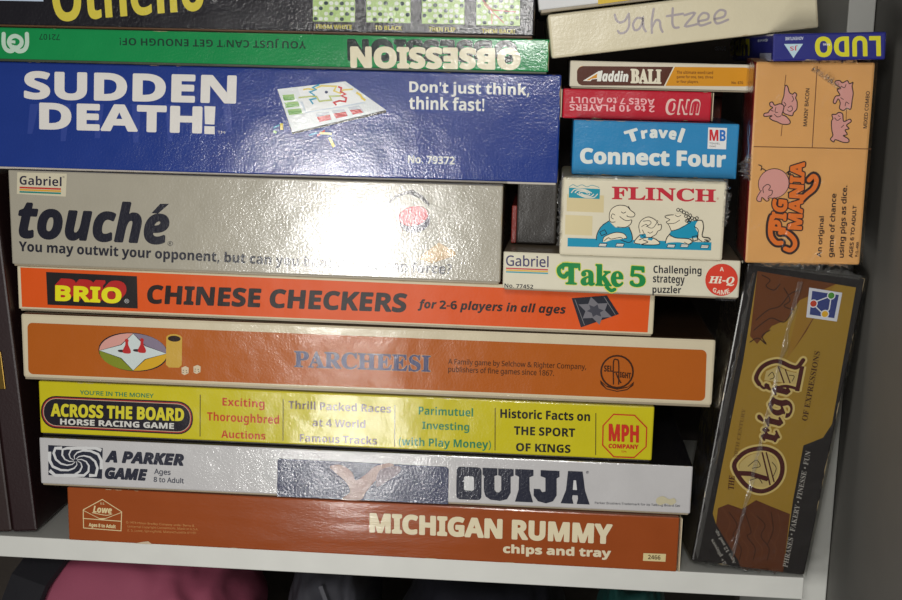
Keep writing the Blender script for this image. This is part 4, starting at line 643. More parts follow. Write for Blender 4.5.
  ('T', 'caption', (66, 26, 24), 'THE', 's', (19.48, 55.46, 18.46, 65.59, 15.5, 55.66), 0, 0),
  ('T', 'caption', (112, 84, 36), '20TH CENTURY', 's', (17.61, 78.54, 17.07, 113.83, 15.04, 78.77), 0, 0),
  ('T', 'caption', (70, 44, 26), 'OF EXPRESSIONS', 's', (60.58, 111.11, 59.87, 160.45, 56.62, 111.29), 0, 0),
  ('T', 'slogan', (150, 146, 140), 'PHRASES • FAKERY • FINESSE • FUN', 's', (67.46, 4.24, 67.26, 89.96, 63.85, 4.74), 0, 0),
  ('T', 'caption', (150, 146, 140), 'Ages 12 and up.', 's', (31.44, 3.41, 13.45, 26.24, 28.99, 1.58), 0, 0),
  ('T', 'caption', (150, 146, 140), '2+ players', 's', (24.9, 2.09, 12.3, 18.85, 22.44, -0.05), 0, 0),
  ('P', 'award_sticker', (196, 198, 206), [(43.91, 202.9), (66.62, 202.41), (66.93, 182.48), (45.83, 182.67)], 0),
  ('P', 'award_sticker', (52, 62, 116), [(46.34, 201.02), (64.65, 200.63), (64.72, 184.55), (47.76, 184.74)], 0),
  ('L', 'award_sticker', (200, 202, 208), 0.809, [(48.33, 193), (59.68, 199.39), (60.15, 190.18), (57.56, 185.94), (51.99, 189.76), (48.33, 193)], 0, 0),
  ('E', 'award_sticker', (206, 208, 214), (59.66, 199.53, 2.83, 2.83, 0)),
  ('E', 'award_sticker', (70, 130, 50), (59.66, 199.53, 2.15, 2.15, 0)),
  ('E', 'award_sticker', (206, 208, 214), (48.84, 192.52, 2.83, 2.83, 0)),
  ('E', 'award_sticker', (176, 60, 40), (48.84, 192.52, 2.16, 2.16, 0)),
  ('E', 'award_sticker', (206, 208, 214), (57.86, 186.53, 2.84, 2.84, 0)),
  ('E', 'award_sticker', (206, 160, 40), (57.86, 186.53, 2.16, 2.16, 0)),
 ],
}
POSE = {
 'rummy': (-0.3055, -0.0014, 0.0, 0.0, 0.0, -0.0005, 0.4395, 0.0408),
 'ouija': (-0.3249, -0.0012, 0.0408, 0.0, 0.0, 0.007, 0.4664, 0.0366),
 'yellow': (-0.3257, 0.0036, 0.0774, 0.0, 0.0, 0.0037, 0.4387, 0.0406),
 'parcheesi': (-0.3374, 0.0047, 0.118, 0.0, 0.0, 0.0067, 0.49, 0.0489),
 'checkers': (-0.3412, 0.011, 0.1669, 0.0, 0.0, -0.008, 0.4506, 0.0331),
 'touche': (-0.3431, 0.0075, 0.2, 0.0, 0.0, -0.0124, 0.3466, 0.0685),
 'blue': (-0.3562, 0.009, 0.2685, 0.0, 0.0, 0.0087, 0.3962, 0.0744),
 'green': (-0.3499, -0.0014, 0.3429, 0.0, 0.0, 0.0021, 0.381, 0.0229),
 'take5': (0.0056, -0.0146, 0.2, 0.0, 0.0, -0.0323, 0.156, 0.0264),
 'flinch': (0.0426, -0.0256, 0.2264, 0.0, 0.0, -0.0027, 0.1059, 0.0519),
 'c4': (0.0487, -0.0117, 0.2784, 0.0, 0.0, 0.0006, 0.1073, 0.0362),
 'uno': (0.0412, -0.002, 0.3146, 0.0, 0.0, 0.0014, 0.0971, 0.0198),
 'bali': (0.0449, -0.0071, 0.3344, 0.0, 0.0, 0.0014, 0.1215, 0.0183),
 'ludo': (0.1668, -0.055, 0.3546, 0.0, -0.04, -0.01, 0.0668, 0.0167),
 'pig': (0.1621, -0.03, 0.2262, 0.05, -0.0183, -0.015, 0.0728, 0.1285),
 'origins': (0.1437, -0.0042, 0.01, 0.0081, 0.1151, 0.0918, 0.0805, 0.2145),
 'yahtzee': (0.033, -0.022, 0.3531, 0.0, -0.137, 0.02, 0.169, 0.028),
 'white': (0.024, -0.018, 0.3813, 0.0, -0.137, 0.02, 0.17, 0.03),
 'othello': (-0.3539, 0.002, 0.3658, 0.0, 0.0, 0.004, 0.3745, 0.062),
}
CAMERA = dict(location=(0.03376,-0.85022,0.35407), rotation=(-0.19145,0.02321,0.07475), focal_px=1264.49)


# ------------------------------------------------------------------ materials
def lin(c):
    return tuple(((v/255)/12.92 if v/255 <= .04045 else ((v/255+.055)/1.055)**2.4) for v in c[:3]) + (1.0,)

def bump_nodes(nt, bsdf, scale, strength, stretch=(1, 1, 1), wave=.35):
    tc = nt.nodes.new('ShaderNodeTexCoord')
    mp = nt.nodes.new('ShaderNodeMapping'); mp.inputs['Scale'].default_value = stretch
    nt.links.new(tc.outputs['Object'], mp.inputs[0])
    n1 = nt.nodes.new('ShaderNodeTexNoise'); n1.inputs['Scale'].default_value = scale
    n1.inputs['Detail'].default_value = 3; n1.inputs['Roughness'].default_value = .6
    n2 = nt.nodes.new('ShaderNodeTexNoise'); n2.inputs['Scale'].default_value = scale/18
    n2.inputs['Detail'].default_value = 2
    nt.links.new(mp.outputs[0], n1.inputs['Vector']); nt.links.new(mp.outputs[0], n2.inputs['Vector'])
    b1 = nt.nodes.new('ShaderNodeBump'); b1.inputs['Strength'].default_value = strength; b1.inputs['Distance'].default_value = .0004
    b2 = nt.nodes.new('ShaderNodeBump'); b2.inputs['Strength'].default_value = wave; b2.inputs['Distance'].default_value = .003
    nt.links.new(n1.outputs[0], b1.inputs['Height']); nt.links.new(n2.outputs[0], b2.inputs['Height'])
    nt.links.new(b2.outputs[0], b1.inputs['Normal']); nt.links.new(b1.outputs[0], bsdf.inputs['Normal'])
    return tc

MC = {}
def card(col, rough=.33, scale=650, strength=.3, stretch=(1, 1, 1), wear=None, spec=.5, mottled=.06, wave=.3, coat=0, key=None):
    """printed cardstock; wear = (width, height) of the face whose edges are rubbed"""
    k = (col, rough, scale, strength, stretch, wear, spec, mottled, wave, coat)
    if k in MC: return MC[k]
    m = bpy.data.materials.new('cardstock'); m.use_nodes = True; nt = m.node_tree; b = nt.nodes['Principled BSDF']
    b.inputs['Roughness'].default_value = rough*.66; b.inputs['Specular IOR Level'].default_value = spec*.8
    b.inputs['Coat Weight'].default_value = coat; b.inputs['Coat Roughness'].default_value = .12
    tc = bump_nodes(nt, b, scale, strength, stretch, wave)
    nt.links.new(b.inputs['Normal'].links[0].from_socket, b.inputs['Coat Normal'])
    n = nt.nodes.new('ShaderNodeTexNoise'); n.inputs['Scale'].default_value = 45; n.inputs['Detail'].default_value = 5
    nt.links.new(tc.outputs['Object'], n.inputs['Vector'])
    mx = nt.nodes.new('ShaderNodeMix'); mx.data_type = 'RGBA'
    c = lin(col); mx.inputs[6].default_value = tuple(v*(1-mottled*1.6) for v in c[:3])+(1,)
    mx.inputs[7].default_value = tuple(min(1, v*(1+mottled*1.2)+.002) for v in c[:3])+(1,)
    nt.links.new(n.outputs[0], mx.inputs[0]); out = mx.outputs[2]
    if wear:
        sep = nt.nodes.new('ShaderNodeSeparateXYZ'); nt.links.new(tc.outputs['Object'], sep.inputs[0])
        def M(op, a, bb):
            q = nt.nodes.new('ShaderNodeMath'); q.operation = op
            for i, v in enumerate((a, bb)):
                if isinstance(v, (int, float)): q.inputs[i].default_value = v
                else: nt.links.new(v, q.inputs[i])
            return q.outputs[0]
        dx = M('MINIMUM', sep.outputs[0], M('SUBTRACT', wear[0], sep.outputs[0]))
        dz = M('MINIMUM', sep.outputs[2], M('SUBTRACT', wear[1], sep.outputs[2]))
        d = M('MINIMUM', dx, dz)
        n3 = nt.nodes.new('ShaderNodeTexNoise'); n3.inputs['Scale'].default_value = 70; n3.inputs['Detail'].default_value = 6
        nt.links.new(tc.outputs['Object'], n3.inputs['Vector'])
        lim = M('MULTIPLY', M('SUBTRACT', n3.outputs[0], .50), .0055)
        f = M('LESS_THAN', d, lim)
        w = nt.nodes.new('ShaderNodeMix'); w.data_type = 'RGBA'
        nt.links.new(f, w.inputs[0]); nt.links.new(out, w.inputs[6]); w.inputs[7].default_value = lin((176, 158, 124))
        out = w.outputs[2]
    nt.links.new(out, b.inputs['Base Color'])
    MC[k] = m; return m

def plain(name, col, rough=.5, scale=200, strength=.1, metallic=0, spec=.5, stretch=(1, 1, 1)):
    m = bpy.data.materials.new(name); m.use_nodes = True; nt = m.node_tree; b = nt.nodes['Principled BSDF']
    b.inputs['Roughness'].default_value = rough; b.inputs['Metallic'].default_value = metallic; b.inputs['Specular IOR Level'].default_value = spec
    tc = bump_nodes(nt, b, scale, strength, stretch, .1)
    n = nt.nodes.new('ShaderNodeTexNoise'); n.inputs['Scale'].default_value = 30; n.inputs['Detail'].default_value = 4
    nt.links.new(tc.outputs['Object'], n.inputs['Vector'])
    mx = nt.nodes.new('ShaderNodeMix'); mx.data_type = 'RGBA'; c = lin(col)
    mx.inputs[6].default_value = tuple(v*.9 for v in c[:3])+(1,); mx.inputs[7].default_value = tuple(min(1, v*1.08) for v in c[:3])+(1,)
    nt.links.new(n.outputs[0], mx.inputs[0]); nt.links.new(mx.outputs[2], b.inputs['Base Color'])
    return m

def film(facing=.19):
    m = bpy.data.materials.new('shrink_film'); m.use_nodes = True; nt = m.node_tree; nt.nodes.clear()
    o = nt.nodes.new('ShaderNodeOutputMaterial'); mix = nt.nodes.new('ShaderNodeMixShader')
    tr = nt.nodes.new('ShaderNodeBsdfTransparent'); tr.inputs[0].default_value = (.97, .97, .96, 1)
    gl = nt.nodes.new('ShaderNodeBsdfGlossy'); gl.inputs['Roughness'].default_value = .16; gl.inputs[0].default_value = (.9, .9, .9, 1)
    fr = nt.nodes.new('ShaderNodeLayerWeight'); fr.inputs[0].default_value = facing
    tc = nt.nodes.new('ShaderNodeTexCoord'); n = nt.nodes.new('ShaderNodeTexNoise'); n.inputs['Scale'].default_value = 60; n.inputs['Detail'].default_value = 4; n.inputs['Distortion'].default_value = 1.5
    b = nt.nodes.new('ShaderNodeBump'); b.inputs['Strength'].default_value = .6; b.inputs['Distance'].default_value = .003
    nt.links.new(tc.outputs['Object'], n.inputs['Vector']); nt.links.new(n.outputs[0], b.inputs['Height'])
    nt.links.new(b.outputs[0], gl.inputs['Normal'])
    if facing > .3:      # crumpled film also scatters a little white light
        df = nt.nodes.new('ShaderNodeBsdfTranslucent'); df.inputs[0].default_value = (.9, .9, .88, 1)
        d2 = nt.nodes.new('ShaderNodeBsdfDiffuse'); d2.inputs[0].default_value = (.9, .9, .88, 1)
        m3 = nt.nodes.new('ShaderNodeMixShader'); m3.inputs[0].default_value = .5
        nt.links.new(df.outputs[0], m3.inputs[1]); nt.links.new(d2.outputs[0], m3.inputs[2])
        m2 = nt.nodes.new('ShaderNodeMixShader'); m2.inputs[0].default_value = .08
        nt.links.new(tr.outputs[0], m2.inputs[1]); nt.links.new(m3.outputs[0], m2.inputs[2]); tr = m2
    nt.links.new(fr.outputs['Facing'], mix.inputs[0]); nt.links.new(tr.outputs[0], mix.inputs[1]); nt.links.new(gl.outputs[0], mix.inputs[2]); nt.links.new(mix.outputs[0], o.inputs[0])
    return m
FILM = film(); RUFFLE = film(.32)

# ------------------------------------------------------------------ mesh helpers
def link(name, me, parent=None):
    o = bpy.data.objects.new(name, me); COL.objects.link(o)
    if parent: o.parent = parent
    return o

def bm_obj(name, bm, mats, parent=None, smooth=False):
    me = bpy.data.meshes.new(name); bm.to_mesh(me); bm.free()
    for m in (mats if isinstance(mats, (list, tuple)) else [mats]): me.materials.append(m)
    if smooth:
        for p in me.polygons: p.use_smooth = True
    return link(name, me, parent)

def add_box(bm, lo, hi, bevel=0, seg=2, mat=0):
    v = [bm.verts.new((x, y, z)) for x in (lo[0], hi[0]) for y in (lo[1], hi[1]) for z in (lo[2], hi[2])]
    fs = [(0, 1, 3, 2), (4, 6, 7, 5), (0, 4, 5, 1), (2, 3, 7, 6), (0, 2, 6, 4), (1, 5, 7, 3)]
    out = []
    for f in fs:
        q = bm.faces.new([v[i] for i in f]); q.material_index = mat; out.append(q)
    bm.normal_update()
    if bevel:
        es = list({e for f in out for e in f.edges})
        bmesh.ops.bevel(bm, geom=es, offset=bevel, segments=seg, profile=.5, affect='EDGES')
    return out

def tag(o, label=None, cat=None, group=None, kind=None):
    if label: o['label'] = label
    if cat: o['category'] = cat
    if group: o['group'] = group
    if kind: o['kind'] = kind
    return o

# ------------------------------------------------------------------ lettering and artwork
try:
    MATH = bpy.data.fonts.load(os.path.join(bpy.utils.system_resource('DATAFILES', path='fonts'), 'NotoSansMath-Regular.woff2'))
except Exception:
    MATH = None
STYLE = {'b': (0x1D5D4, 0x1D5EE, 0x1D7EC), 'bi': (0x1D63C, 0x1D656, 0x1D7EC), 's': (0x1D400, 0x1D41A, 0x1D7CE),
         'si': (0x1D468, 0x1D482, 0x1D7CE), 'f': (0x1D56C, 0x1D586, 0x1D7CE)}
def styled(s, st):
    if st not in STYLE: return s
    A, a, d = STYLE[st]; out = ''
    for c in s:
        if 'A' <= c <= 'Z': out += chr(A+ord(c)-65)
        elif 'a' <= c <= 'z': out += chr(a+ord(c)-97)
        elif '0' <= c <= '9': out += chr(d+ord(c)-48)
        else: out += c
    return out
TC = {}
def glyphs(s, st):
    key = (s, st)
    if key not in TC:
        cu = bpy.data.curves.new('lettering', 'FONT'); cu.body = styled(s, st); cu.resolution_u = 4
        if MATH and not (st == 'n' or any(ord(ch) > 126 for ch in s)): cu.font = MATH
        o = bpy.data.objects.new('lettering', cu); COL.objects.link(o)
        me = bpy.data.meshes.new_from_object(o.evaluated_get(bpy.context.evaluated_depsgraph_get()))
        vs = [(v.co.x, v.co.y) for v in me.vertices]; fs = [tuple(p.vertices) for p in me.polygons]
        bpy.data.objects.remove(o); bpy.data.curves.remove(cu); bpy.data.meshes.remove(me)
        used = {i for f in fs for i in f}
        xs = [vs[i][0] for i in used]; ys = [vs[i][1] for i in used]
        TC[key] = (vs, fs, min(xs), max(xs), min(ys), max(ys))
    return TC[key]

def catmull(pts, closed, n=5):
    if len(pts) < 3: return pts
    out = []; N = len(pts)
    rng = range(N) if closed else range(N-1)
    for i in rng:
        p = [pts[(i+j-1) % N] if closed else pts[min(max(i+j-1, 0), N-1)] for j in range(4)]
        for k in range(n):
            t = k/n
            out.append(tuple(.5*((2*p[1][d])+(-p[0][d]+p[2][d])*t+(2*p[0][d]-5*p[1][d]+4*p[2][d]-p[3][d])*t*t+(-p[0][d]+3*p[1][d]-3*p[2][d]+p[3][d])*t**3) for d in (0, 1)))
    if not closed: out.append(pts[-1])
    return out

def print_face(root, items, face='front', finish=None):
    """printed ink as thin flat meshes lying on one face of a box; items that share a part name become one mesh"""
    finish = finish or {}
    parts = {}
    z = .00006
    def extent(it):
        if it[0] == 'T':
            ax, ay, bx, by, cx, cy = it[5]; q = [(ax, ay), (bx, by), (cx, cy), (bx+cx-ax, by+cy-ay)]
        elif it[0] == 'E': q = [(it[3][0]-it[3][2], it[3][1]-it[3][3]), (it[3][0]+it[3][2], it[3][1]+it[3][3])]
        else: q = it[4] if it[0] == 'L' else it[3]
        return min(p[0] for p in q)-1.6, max(p[0] for p in q)+1.6, min(p[1] for p in q)-1.6, max(p[1] for p in q)+1.6
    ext = [extent(it) for it in items]; grp = list(range(len(items)))
    for i in range(len(items)):
        for j in range(i):
            if items[i][1] == items[j][1] and ext[i][0] < ext[j][1] and ext[j][0] < ext[i][1] and ext[i][2] < ext[j][3] and ext[j][2] < ext[i][3]:
                a, b = grp[i], grp[j]
                if a != b: grp = [b if g == a else g for g in grp]
    for idx, it in enumerate(items):
        kind, part, col = it[:3]; z += .000009
        d = parts.setdefault((part, grp[idx]), dict(v=[], f=[], m=[], mats=[]))
        mat = card(tuple(col), mottled=.03, **finish)
        if mat not in d['mats']: d['mats'].append(mat)
        mi = d['mats'].index(mat)
        def emit(pts, faces, zz):
            b = len(d['v'])
            for (u, w) in pts:
                if face == 'front': d['v'].append((u/1000, -zz, w/1000))
                else: d['v'].append((-zz, u/1000, w/1000))
            for f in faces:
                ar = sum(pts[f[i]][0]*pts[f[(i+1) % len(f)]][1]-pts[f[(i+1) % len(f)]][0]*pts[f[i]][1] for i in range(len(f)))
                if face == 'left': ar = -ar
                g = f if ar > 0 else f[::-1]
                d['f'].append([b+i for i in g]); d['m'].append(mi)
        if kind == 'T':
            s, st, (ax, ay, bx, by, cx, cy), wgt = it[3], it[4], it[5], it[6]; shrink = it[7]
            vs, fs, x0, x1, y0, y1 = glyphs(s, st)
            L1 = math.hypot(bx-ax, by-ay); L2 = math.hypot(cx-ax, cy-ay)
            sh = shrink*.5     # keep the thickened strokes inside the measured box
            P = []
            for x, y in vs:
                u = (x-x0)/(x1-x0); w = (y-y0)/(y1-y0)
                u = (u*(L1-2*sh)+sh)/L1; w = (w*(L2-2*sh)+sh)/L2
                P.append((ax+u*(bx-ax)+w*(cx-ax), ay+u*(by-ay)+w*(cy-ay)))
            emit(P, fs, z)
            if wgt > .02:
                k = 8 if wgt < .9 else 14
                for i in range(k):
                    a = 2*math.pi*i/k; z += .0000025
                    emit([(x+wgt*.5*math.cos(a), y+wgt*.5*math.sin(a)) for x, y in P], fs, z)
        elif kind == 'P':
            pts = it[3]; pts = catmull(pts, True, 4) if it[4] else pts
            emit(pts, [list(range(len(pts)))], z)
        elif kind == 'E':
            cx, cy, rx, ry, rot = it[3]; c, s_ = math.cos(math.radians(rot)), math.sin(math.radians(rot))
            n = 32
            emit([(cx+rx*math.cos(2*math.pi*i/n)*c-ry*math.sin(2*math.pi*i/n)*s_, cy+rx*math.cos(2*math.pi*i/n)*s_+ry*math.sin(2*math.pi*i/n)*c) for i in range(n)], [list(range(n))], z)
        elif kind == 'Q':
            q, r = it[3], it[4]; pts = []
            for i in range(4):
                p = Vector(q[i]); a = (Vector(q[i-1])-p).normalized(); b = (Vector(q[(i+1) % 4])-p).normalized()
                for k in range(7):
                    t = k/6*math.pi/2
                    pts.append(tuple(p+a*r*(1-math.sin(t))+b*r*(1-math.cos(t))))
            emit(pts, [list(range(len(pts)))], z)
        elif kind == 'L':
            w, pts, sm, cl = it[3:7]; h = w/2
            if sm: pts = catmull(pts, bool(cl), 5)
            n = len(pts); Lf = []; Rt = []
            def unit(a, b):
                l = math.hypot(b[0]-a[0], b[1]-a[1]) or 1e-6
                return ((b[0]-a[0])/l, (b[1]-a[1])/l)
            for i in range(n):
                d1 = unit(pts[i-1], pts[i]) if (i or cl) else unit(pts[0], pts[1])
                d2 = unit(pts[i], pts[(i+1) % n]) if (i < n-1 or cl) else d1
                mx, my = d1[0]+d2[0], d1[1]+d2[1]; ml = math.hypot(mx, my)
                if ml < .3: mx, my, ml = d1[0], d1[1], 1
                mx /= ml; my /= ml
                k = h/max(.55, mx*d1[0]+my*d1[1])
                Lf.append((pts[i][0]-my*k, pts[i][1]+mx*k)); Rt.append((pts[i][0]+my*k, pts[i][1]-mx*k))
            rng = n if cl else n-1
            emit(Lf+Rt, [[n+i, n+(i+1) % n, (i+1) % n, i] for i in range(rng)], z)
            if sm and not cl:
                for e, dr in ((0, unit(pts[1], pts[0])), (n-1, unit(pts[-2], pts[-1]))):
                    a0 = math.atan2(dr[1], dr[0])
                    emit([(pts[e][0]+h*math.cos(a0+t*math.pi/6), pts[e][1]+h*math.sin(a0+t*math.pi/6)) for t in range(-3, 4)], [list(range(7))], z)
    out = {}
    for (part, _), d in parts.items():
        me = bpy.data.meshes.new(part); me.from_pydata(d['v'], [], d['f'])
        for m in d['mats']: me.materials.append(m)
        for p, mi in zip(me.polygons, d['m']): p.material_index = mi
        me.update(); out[part] = link(part, me, root)
    return out

# ------------------------------------------------------------------ boxes
def place(root, pose):
    x, y, z, rx, ry, rz, w, h = pose
    root.matrix_world = Matrix.Translation((x, y, z)) @ Euler((rx, ry, rz)).to_matrix().to_4x4()

def face_mats(bm, W, D, H):
    """0 front and others, 1 top/bottom, 2 left"""
    for f in bm.faces:
        n = f.normal
        if abs(n.z) > .8: f.material_index = 1
        elif n.x < -.8: f.material_index = 2

def game_box(key, label, cat, group, depth, col, top=(60, 55, 50), left=None, name='board_game_box', style='lid', tray=(150, 138, 116), finish=None, bevel=.0011, sliver=.0014):
    pose = POSE[key]; W, H = pose[6], pose[7]; D = depth
    root = bpy.data.objects.new(name, None); root.empty_display_size = .02; COL.objects.link(root)
    place(root, pose); tag(root, label, cat, group)
    finish = finish or {}
    mm = card(tuple(col), wear=(round(W, 4), round(H, 4)), **finish)
    mt = card(tuple(top), **finish); ml = card(tuple(left or col), **finish)
    g = .0002                       # hair of air between stacked boxes
    if style == 'lid':
        bm = bmesh.new(); add_box(bm, (0, 0, sliver), (W, D, H-g), bevel); bm.normal_update(); face_mats(bm, W, D, H)
        # the lid is an open cap: the rim below shows its thickness around the tray
        skin = bm_obj('lid', bm, [mm, mt, ml], root)
        bm = bmesh.new(); e = .0011; add_box(bm, (e, e, 0), (W-e, D-e, H*.6), .0006)
        bm_obj('tray', bm, card(tuple(tray), rough=.6, strength=.2), root)
    else:
        bm = bmesh.new(); add_box(bm, (0, 0, 0), (W, D, H-g), bevel); bm.normal_update(); face_mats(bm, W, D, H)
        bm_obj('carton', bm, [mm, mt, ml], root); skin = root
    for f in ('front', 'left'):
        it = PRINTS.get(key+':'+f)
        if it: print_face(skin, it, f, finish)     # artwork moves with the lid it is printed on
    return root

def end_flap(root, x, D, H, side, col=(205, 190, 160), proud=.0012, z0=.0006, lean=.0012):
    """tuck flap standing a hair off the end of a carton"""
    bm = bmesh.new(); t = .0005; s = side
    pr = [(x+s*.0002, 0), (x+s*(proud+lean), .0), (x+s*proud, D)]
    vs = []
    ys = [-.0006, .004, D-.002]; xs = [x+s*(.0002+lean), x+s*.0006, x+s*.0004]
    for yy, xx in zip(ys, xs):
        for dx in (0, s*t):
            for zz in (z0, H-.0008): vs.append(bm.verts.new((xx+dx, yy, zz)))
    for i in range(2):
        b = i*4; c = b+4
        for q in ((b, b+1, c+1, c), (b+2, c+2, c+3, b+3), (b, c, c+2, b+2), (b+1, b+3, c+3, c+1)): bm.faces.new([vs[k] for k in q])
    bm.faces.new([vs[k] for k in (0, 2, 3, 1)]); bm.faces.new([vs[k] for k in (8, 9, 11, 10)])
    bmesh.ops.recalc_face_normals(bm, faces=bm.faces)
    return bm_obj('end_flap', bm, card(col, rough=.6), root)

def wrap(root, W, D, H, edges, off=.0011, seed=1, shell=True):
    """clear shrink film: a puckered skin round the box and ruffled seams along the named edges"""
    rnd = random.Random(seed); bm = bmesh.new()
    if shell:
        nx, nz = 14, 26
        def pt(u, w, y): 
            x = -off+u*(W+2*off); z = -off*.2+w*(H+off*1.2)
            k = .0009*noise.noise(Vector((x*70+seed, z*55, y*20)))
            return (x, y-abs(k), z)
        g = [[bm.verts.new(pt(i/nx, j/nz, -off)) for j in range(nz+1)] for i in range(nx+1)]
        for i in range(nx):
            for j in range(nz): bm.faces.new((g[i][j], g[i+1][j], g[i+1][j+1], g[i][j+1]))
        for side in (0, 1):
            xx = -off if side == 0 else W+off
            s = [[bm.verts.new((xx+(-1 if side == 0 else 1)*.0004*abs(noise.noise(Vector((jj*.4, ii*1.3, seed)))), ii/5*D-off, -off*.2+jj/nz*(H+off*1.2))) for jj in range(nz+1)] for ii in range(6)]
            for ii in range(5):
                for jj in range(nz): bm.faces.new((s[ii][jj], s[ii+1][jj], s[ii+1][jj+1], s[ii][jj+1]))
    nshell = len(bm.faces)
    for (a, b, out, size) in edges:
        a = Vector(a); b = Vector(b); out = Vector(out).normalized(); n = 34; rows = []
        for i in range(n+1):
            p = a.lerp(b, i/n); env = math.sin(math.pi*min(1, max(0, i/n)))**.4
            l = size*(.35+rnd.random()*.9)*env
            side = Vector((rnd.uniform(-1, 1), rnd.uniform(-1, 1), rnd.uniform(-1, 1)))*.0011
            rows.append([bm.verts.new(p-out*.002), bm.verts.new(p+side), bm.verts.new(p+out*l*.5+side*1.4+Vector((0, -.0012*rnd.random(), 0))), bm.verts.new(p+out*l+side)])
        for i in range(n):
            for k in range(3): bm.faces.new((rows[i][k], rows[i+1][k], rows[i+1][k+1], rows[i][k+1]))
    bm.faces.ensure_lookup_table()
    for i, f in enumerate(bm.faces): f.material_index = 1 if i >= nshell else 0
    return bm_obj('plastic_wrap', bm, [FILM, RUFFLE], root, smooth=True)

GL = 'board game boxes stacked flat in the left pile'
GM = 'small game boxes piled in the middle of the shelf'
GR = 'game boxes piled at the right end of the shelf'
crinkle = dict(strength=.34, rough=.30, scale=620, coat=1.0, wave=.18)
paper = dict(strength=.16, rough=.55, scale=500, spec=.18)
satin = dict(strength=.24, rough=.36, scale=560, spec=.35, coat=.7)

r = game_box('rummy', 'brown board game box with cream lettering, lowest in the left pile', 'board game', GL, .24, (146, 70, 30), top=(120, 60, 34), style='carton', finish=dict(strength=.22, rough=.36, scale=560, stretch=(.35, 1, 1.2), coat=.5, spec=.25))
end_flap(r, POSE['rummy'][6], .24, POSE['rummy'][7], 1)
game_box('ouija', 'white board game box with black blocky title, on the brown box', 'board game', GL, .27, (190, 188, 188), top=(38, 36, 40), finish=dict(strength=.45, rough=.36, scale=520, coat=1.0))
game_box('yellow', 'yellow horse racing board game box with black oval title plate, in the left pile', 'board game', GL, .25, (196, 184, 28), top=(170, 158, 40), tray=(40, 36, 34), finish=satin)
game_box('parcheesi', 'widest box of the left pile, orange brown panel within worn cream border', 'board game', GL, .26, (204, 192, 164), top=(62, 44, 30), finish=dict(strength=.24, rough=.40, scale=560, spec=.2, coat=.3), bevel=.002)
game_box('checkers', 'bright orange board game box with black title, just under the grey box', 'board game', GL, .25, (206, 194, 164), top=(96, 44, 28), finish=paper)
game_box('touche', 'grey board game box with large dark blue italic title, under the tall blue box', 'board game', GL, .24, (166, 160, 144), top=(120, 116, 108), finish=dict(strength=.34, rough=.36, scale=560, coat=.8, wave=.18))
game_box('blue', 'tall blue board game box with heavy white title, above the grey box', 'board game', GL, .25, (30, 56, 134), tray=(186, 178, 166), top=(30, 44, 104), finish=crinkle)
game_box('green', 'thin green board game box lying upside down between the black and blue boxes', 'board game', GL, .25, (20, 138, 74), top=(16, 100, 56), tray=(60, 66, 50), finish=crinkle)
game_box('othello', 'black board game box with yellow title, topmost of the left pile', 'board game', GL, .25, (28, 26, 32), top=(26, 24, 28), tray=(112, 80, 52), finish=dict(strength=.8, rough=.36, scale=480, coat=1.0))

r = game_box('take5', 'long cream game box with green title, lowest in the middle pile', 'board game', GM, .17, (210, 204, 182), top=(120, 108, 92), finish=paper, sliver=.0010)
r = game_box('flinch', 'cream card game box with teal drawing of three people at a table', 'card game', GM, .085, (214, 206, 182), top=(190, 180, 150), name='card_game_box', style='carton', finish=paper, bevel=.0018)
Wf, Hf = POSE['flinch'][6:8]
wrap(r, Wf, .085, Hf, [((-.0006, -.001, .006), (-.0006, -.001, Hf), (-1, -.1, 0), .0018), ((Wf, -.001, Hf*.45), (Wf, -.001, Hf), (1, -.1, .4), .0026), ((.002, -.001, Hf), (Wf, -.001, Hf), (0, 0, 1), .0018)], seed=3, shell=False)
game_box('c4', 'bright blue travel game box with white title in the middle pile', 'travel game', GM, .088, (44, 132, 184), top=(34, 104, 150), name='travel_game_box', style='carton', finish=dict(strength=.3, rough=.33, scale=560, coat=.6))
r = game_box('uno', 'red card game box lying upside down on the bright blue travel box', 'card game', GM, .075, (188, 30, 50), top=(150, 30, 40), name='card_game_box', style='carton', finish=satin)
end_flap(r, 0, .075, POSE['uno'][7], -1, lean=.0004); end_flap(r, POSE['uno'][6], .075, POSE['uno'][7], 1, lean=.0004)
game_box('bali', 'flat cream game box with brown and orange title bar, above the red box', 'card game', GM, .15, (208, 200, 180), top=(34, 34, 50), left=(120, 118, 112), name='card_game_box', finish=paper, sliver=.0009)
game_box('yahtzee', 'worn cream box with its name handwritten in purple, tilted on the pile', 'dice game', GM, .20, (214, 204, 174), top=(200, 190, 160), name='dice_game_box', style='carton', finish=dict(strength=.3, rough=.42, scale=420), bevel=.0016)
game_box('white', 'white box lying on the tilted cream box, cut off by photo edge', 'board game', GM, .20, (214, 214, 214), top=(200, 200, 200), style='lid', finish=paper, sliver=.002)

r = game_box('origins', 'dark and gold game box in clear wrap, standing against the right wall', 'board game', GR, .046, (34, 31, 31), top=(34, 30, 28), left=(30, 26, 24), style='carton', finish=dict(strength=.08, rough=.40, scale=420))
Wo, Ho = POSE['origins'][6:8]
wrap(r, Wo, .046, Ho, [((.004, -.001, Ho), (Wo-.004, -.001, Ho), (.1, -.3, 1), .005), ((.003, -.001, .0005), (Wo-.02, -.001, .0005), (0, -1, .15), .004), ((.002, -.002, .004), (.004, -.002, Ho*.97), (-1, -.4, 0), .0022), ((.028, -.0024, .006), (.037, -.0024, Ho*.96), (1, -.4, 0), .0010)], seed=5)
r = game_box('pig', 'tan dice game box with pink pig drawings, standing upright in clear wrap', 'dice game', GR, .045, (212, 158, 96), top=(190, 140, 86), left=(128, 22, 24), name='dice_game_box', style='carton', finish=dict(strength=.08, rough=.42, scale=420), bevel=.0016)
Wp, Hp = POSE['pig'][6:8]
